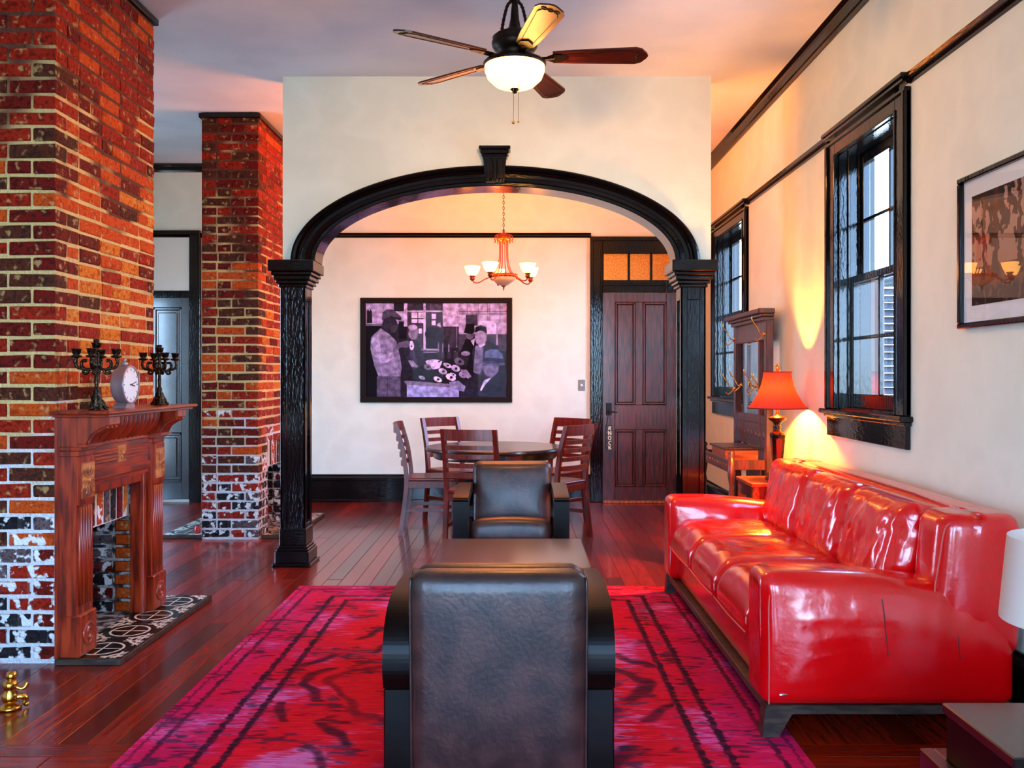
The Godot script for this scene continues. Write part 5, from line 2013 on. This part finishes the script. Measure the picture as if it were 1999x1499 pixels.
	f.call([1540, 930, 1720, 930, 1715, 1010, 1640, 1075, 1570, 1050, 1530, 970], tone(0.56, 0.2))
	f.call([1545, 890, 1560, 770, 1620, 740, 1700, 740, 1765, 790, 1775, 900], tone(0.56, 0.5))
	f.call([1548, 835, 1775, 850, 1775, 895, 1545, 880], tone(0.30, 0.5))
	f.call([1490, 885, 1600, 905, 1790, 905, 1800, 925, 1600, 935, 1480, 905], tone(0.52, 0.5))
	f.call([1135, 1130, 1240, 1110, 1330, 1180, 1310, 1240, 1200, 1220, 1150, 1190], tone(0.64, 0.2))
	f.call([1270, 980, 1340, 980, 1400, 1060, 1360, 1090, 1290, 1040], tone(0.6))
	# grain and mottling of the print
	var nz := FastNoiseLite.new()
	nz.seed = 8
	nz.frequency = 0.03
	nz.fractal_octaves = 4
	for y in im.get_height():
		for x in im.get_width():
			var c := im.get_pixel(x, y)
			var g := rng.randf_range(-0.025, 0.025)
			var k := 1.0 + 0.4 * nz.get_noise_2d(x, y)
			im.set_pixel(x, y, Color(c.r * k + g, c.g * k + g, c.b * k + g))
	return im

func print_trees() -> Image:
	var n := 320
	var im := Image.create(n, n, false, Image.FORMAT_RGB8)
	var a := FastNoiseLite.new()
	a.seed = 4
	a.frequency = 0.035
	a.fractal_octaves = 4
	var b := FastNoiseLite.new()
	b.seed = 6
	b.frequency = 0.011
	for y in n:
		for x in n:
			var v := float(y) / n
			var c := Color(0.66, 0.52, 0.46).lerp(Color(0.60, 0.38, 0.24), v)
			var streak := a.get_noise_2d(x * 1.6, y * 0.5)
			var clump := b.get_noise_2d(x, y * 0.8)
			var leaf := smoothstep(0.10, 0.2, streak + clump * 1.1 + (0.40 - v) * 1.1)
			if v < 0.72:
				c = c.lerp(Color(0.11, 0.07, 0.05), leaf * 0.9)
			if v > 0.66:
				c = Color(0.40, 0.21, 0.09).lerp(Color(0.14, 0.08, 0.06), smoothstep(0.80, 0.88, v + streak * 0.08))
				c = c.lerp(Color(0.55, 0.38, 0.24), smoothstep(0.2, 0.3, streak) * 0.5)
			for t in [[40, 7], [78, 13], [150, 9], [215, 15], [280, 8]]:
				var w: float = t[1] * (1.0 + smoothstep(0.55, 0.8, v) * 0.9)
				if absf(x - t[0] - a.get_noise_2d(0, y + t[0]) * 8) < w * 0.6 and v < 0.78:
					c = Color(0.24, 0.13, 0.08).lerp(Color(0.34, 0.18, 0.10), streak + 0.3)
			im.set_pixel(x, y, c)
	return im

func framed(o: Node3D, w: float, h: float, f: float, mat_w: float, im: Image, frame_mat: Material, glass: Material) -> void:
	# local plane: picture faces +z, centre at the origin, wall at z = 0
	var st := new_st()
	var x := w / 2
	var y := h / 2
	bx(st, -x, x, y - f, y, 0.0, 0.032, 0.004)
	bx(st, -x, x, -y, -y + f, 0.0, 0.032, 0.004)
	bx(st, -x, -x + f, -y + f, y - f, 0.0, 0.032, 0.004)
	bx(st, x - f, x, -y + f, y - f, 0.0, 0.032, 0.004)
	part("frame", st, frame_mat, o)
	st = new_st()
	bx(st, -x + f, x - f, -y + f, y - f, 0.001, 0.012)
	part("mount", st, mat("mount_board", Color(0.86, 0.86, 0.84), 0.8), o)
	var m := mat("print_%s" % o.name, Color.WHITE, 0.6)
	m.albedo_texture = ImageTexture.create_from_image(im)
	m.metallic_specular = 0.12
	st = new_st()
	st.set_smooth_group(-1)
	var px := x - f - mat_w
	var py := y - f - mat_w
	var v := [Vector3(-px, -py, 0.0135), Vector3(px, -py, 0.0135), Vector3(px, py, 0.0135), Vector3(-px, py, 0.0135)]
	var uv := [Vector2(0, 1), Vector2(1, 1), Vector2(1, 0), Vector2(0, 0)]
	for k in [0, 2, 1, 0, 3, 2]:
		st.set_uv(uv[k])
		st.add_vertex(v[k])
	part("print", st, m, o)
	st = new_st()
	st.set_smooth_group(-1)
	quad(st, Vector3(-x + f, -y + f, 0.020), Vector3(x - f, -y + f, 0.020), Vector3(x - f, y - f, 0.020), Vector3(-x + f, y - f, 0.020))
	part("glass", st, glass, o)

func build_pictures() -> void:
	var o := thing("framed_photograph", "large framed purple grey photograph of men shucking oysters on the dining room wall", "picture", P(-0.843, 1.531, 9.099))
	framed(o, 1.53, 1.055, 0.055, 0.0, print_picture(), M.frame_wood, M.matt_glass)
	var b := thing("framed_print", "sepia print of moss hung trees in a thin black frame with pale mount", "picture", P(1.799, 1.762, 3.20), -PI / 2)
	framed(b, 0.90, 0.605, 0.022, 0.065, print_trees(), M.black_paint, M.picture_glass)

# ---------------------------------------------------------------- small things
func build_small_things() -> void:
	var shelf := 0.029 + 1.088
	var c := candelabrum(P(-1.895, shelf, 4.035), "ornate dark bronze candelabrum on the mantel, at the near side of the clock")
	c.set_meta("label", "ornate dark bronze candelabrum standing against the brick face on the mantel shelf")
	var d: Node3D = c.duplicate()
	d.name = numbered("candelabrum")
	add_child(d)
	d.position = P(-1.895, shelf, 4.74)
	d.rotation.y = 0.5
	d.set_meta("label", "ornate dark bronze candelabrum at the mantel end towards the dark panelled door")
	clock(P(-1.90, shelf, 4.33))
	# light switch
	var s := thing("light_switch", "small grey metal light switch plate beside the panelled door", "switch", P(0.622, 1.177, 9.099))
	var st := new_st()
	bx(st, -0.034, 0.034, -0.055, 0.055, 0.0, 0.006, 0.003)
	part("plate", st, M.plate_grey, s)
	st = new_st()
	lathe(st, [[0.014, 0], [0.013, 0.004], [0, 0.007]], 14, Vector3(0, 0, 0.005), rot(Vector3(1, 0, 0), 90))
	part("button", st, M.clock_white, s)
	# brass figurine on the floor
	var f := thing("brass_figurine", "small polished brass figurine on the floor in front of the brick chimney", "figurine", P(-1.945, 0, 3.44), 0.6)
	st = new_st()
	lathe(st, [[0, 0.0], [0.045, 0.0], [0.05, 0.008], [0.044, 0.016], [0.03, 0.022], [0, 0.024]], 18)
	lathe(st, [[0, 0.02], [0.026, 0.028], [0.036, 0.05], [0.034, 0.07], [0.024, 0.085], [0.028, 0.10], [0.034, 0.115], [0.026, 0.13], [0.012, 0.137], [0, 0.138]], 16)
	part("body", st, M.brass, f)
	st = new_st()
	tube(st, curve([Vector3(0.01, 0.045, 0.0), Vector3(0.04, 0.055, 0.01), Vector3(0.062, 0.04, 0.012), Vector3(0.058, 0.02, 0.012), Vector3(0.075, 0.012, 0.014)], 5), [0.018, 0.018, 0.018, 0.018, 0.017, 0.017, 0.016, 0.016, 0.015, 0.015, 0.014, 0.014, 0.013, 0.012, 0.012, 0.011, 0.011, 0.011, 0.011, 0.010, 0.007], 8)
	part("leg", st, M.brass, f)
	st = new_st()
	tube(st, curve([Vector3(0.015, 0.105, 0.0), Vector3(0.045, 0.09, 0.01), Vector3(0.062, 0.098, 0.012), Vector3(0.07, 0.115, 0.012)], 5), 0.010, 8)
	part("arm", st, M.brass, f)
	st = new_st()
	lathe(st, [[0, 0.13], [0.018, 0.135], [0.025, 0.153], [0.02, 0.17], [0, 0.178]], 14, Vector3(0.005, 0, 0))
	part("head", st, M.brass, f)
	f.scale = Vector3(0.82, 0.82, 0.82)
	# small red thing of unknown kind on the far hearth, given a jar shape
	var j := thing("red_object", "small round red object on the tiled hearth beside the slim chimney", "object", P(-2.545, 0.028, 7.12))
	st = new_st()
	lathe(st, [[0, 0.0], [0.020, 0.002], [0.026, 0.02], [0.026, 0.04], [0.018, 0.052], [0.020, 0.058], [0, 0.058]], 16)
	part("body", st, mat("glossy_red", Color(0.75, 0.03, 0.02), 0.2), j)

func candelabrum(at: Vector3, label: String) -> Node3D:
	var o := thing("candelabrum", label, "candelabrum", at, 0.0, "pair of candelabra on the mantel")
	var st := new_st()
	for k in 3:
		var b := rot(Vector3.UP, 120 * k + 20)
		var p := []
		for q in curve([Vector3(0.012, 0.05, 0), Vector3(0.028, 0.03, 0), Vector3(0.036, 0.012, 0), Vector3(0.05, 0.006, 0)], 4):
			p.append(b * q)
		tube(st, p, [0.008, 0.009, 0.010, 0.010, 0.010, 0.010, 0.009, 0.009, 0.008, 0.008, 0.008, 0.008, 0.006], 7)
	lathe(st, [[0, 0.0], [0.034, 0.0], [0.036, 0.006], [0.026, 0.012], [0.030, 0.022], [0.022, 0.045], [0.024, 0.055], [0.012, 0.075], [0.015, 0.085], [0.008, 0.10]], 14)
	part("base", st, M.dark_bronze, o)
	st = new_st()
	lathe(st, [[0.008, 0.10], [0.010, 0.13], [0.007, 0.16], [0.013, 0.18], [0.008, 0.19], [0.014, 0.205], [0.008, 0.22], [0.012, 0.245], [0.007, 0.265]], 12)
	part("stem", st, M.dark_bronze, o)
	var cup := [[0, -0.004], [0.022, 0.002], [0.025, 0.008], [0.012, 0.012], [0.018, 0.020], [0.020, 0.034], [0.024, 0.040], [0.014, 0.040], [0.012, 0.026], [0, 0.026]]
	for k in 4:
		st = new_st()
		var b := rot(Vector3.UP, 90 * k + 12)
		var p := []
		for q in curve([Vector3(0.006, 0.195, 0), Vector3(0.035, 0.180, 0), Vector3(0.06, 0.195, 0), Vector3(0.058, 0.22, 0), Vector3(0.04, 0.222, 0)], 5):
			p.append(b * q)
		tube(st, p, 0.0075, 6)
		p = []
		for q in curve([Vector3(0.045, 0.186, 0), Vector3(0.075, 0.190, 0), Vector3(0.088, 0.21, 0), Vector3(0.083, 0.235, 0)], 5):
			p.append(b * q)
		tube(st, p, 0.0075, 6)
		p = []
		for q in curve([Vector3(0.03, 0.182, 0), Vector3(0.04, 0.165, 0), Vector3(0.055, 0.168, 0), Vector3(0.052, 0.182, 0)], 4):
			p.append(b * q)
		tube(st, p, 0.0065, 6)
		part("arm", st, M.dark_bronze, o)
		st = new_st()
		lathe(st, cup, 12, b * Vector3(0.083, 0.235, 0))
		part("candle_cup", st, M.dark_bronze, o)
	st = new_st()
	lathe(st, cup, 12, Vector3(0, 0.262, 0))
	lathe(st, [[0.012, 0.30], [0.014, 0.315], [0.009, 0.318], [0.008, 0.30]], 10)
	part("candle_cup", st, M.dark_bronze, o)
	return o

func clock(at: Vector3) -> void:
	var o := thing("mantel_clock", "round pewter mantel clock with white face between the candelabra", "clock", at)
	var cy := 0.112
	var b := rot(Vector3(0, 0, 1), -90) # turns the lathe axis towards the room
	var st := new_st()
	lathe(st, [[0, -0.032], [0.080, -0.032], [0.089, -0.024], [0.091, 0.0], [0.091, 0.026], [0.094, 0.030], [0.092, 0.036], [0.084, 0.034]], 40, Vector3(0, cy, 0), b)
	part("case", st, M.pewter, o)
	st = new_st()
	lathe(st, [[0.0, 0.031], [0.085, 0.031], [0.085, 0.029]], 40, Vector3(0, cy, 0), b, true)
	var face := part("face", st, M.clock_white, o)
	for k in 12:
		st = new_st()
		var a := TAU * k / 12
		box(st, Vector3(0.0316, cy + cos(a) * 0.072, sin(a) * 0.072), Vector3(0.001, 0.010, 0.003 if k % 3 else 0.005), 0.0, Basis(Vector3(1, 0, 0), a))
		part("hour_mark", st, M.ink, face)
	for q in [[0.042, 1.75, 0.005], [0.060, 1.35, 0.0035]]:
		st = new_st()
		var dir := Vector3(0, cos(q[1]), -sin(q[1]))
		bar(st, Vector3(0.0335, cy, 0) - dir * 0.01, Vector3(0.0335, cy, 0) + dir * q[0], 0.0012, q[2], Vector3(1, 0, 0))
		part("hand", st, M.ink, face)
	st = new_st()
	prism(st, poly2([-0.055, 0.0, 0.055, 0.0, 0.05, 0.012, 0.03, 0.026, -0.03, 0.026, -0.05, 0.012]), -0.03, 0.03, Transform3D(Basis(Vector3(0, 0, 1), Vector3.UP, Vector3(-1, 0, 0)), Vector3.ZERO))
	part("foot", st, M.pewter, o)
	st = new_st()
	soft(st, Vector3(0, cy + 0.098, 0.0), Vector3(0.03, 0.022, 0.04), 0.010, 6)
	tube(st, curve([Vector3(0, cy + 0.10, 0.01), Vector3(0, cy + 0.12, -0.005), Vector3(0, cy + 0.115, -0.03)], 4), [0.006, 0.007, 0.008, 0.008, 0.008, 0.007, 0.006, 0.005, 0.003], 7)
	part("top_ornament", st, M.pewter, o)
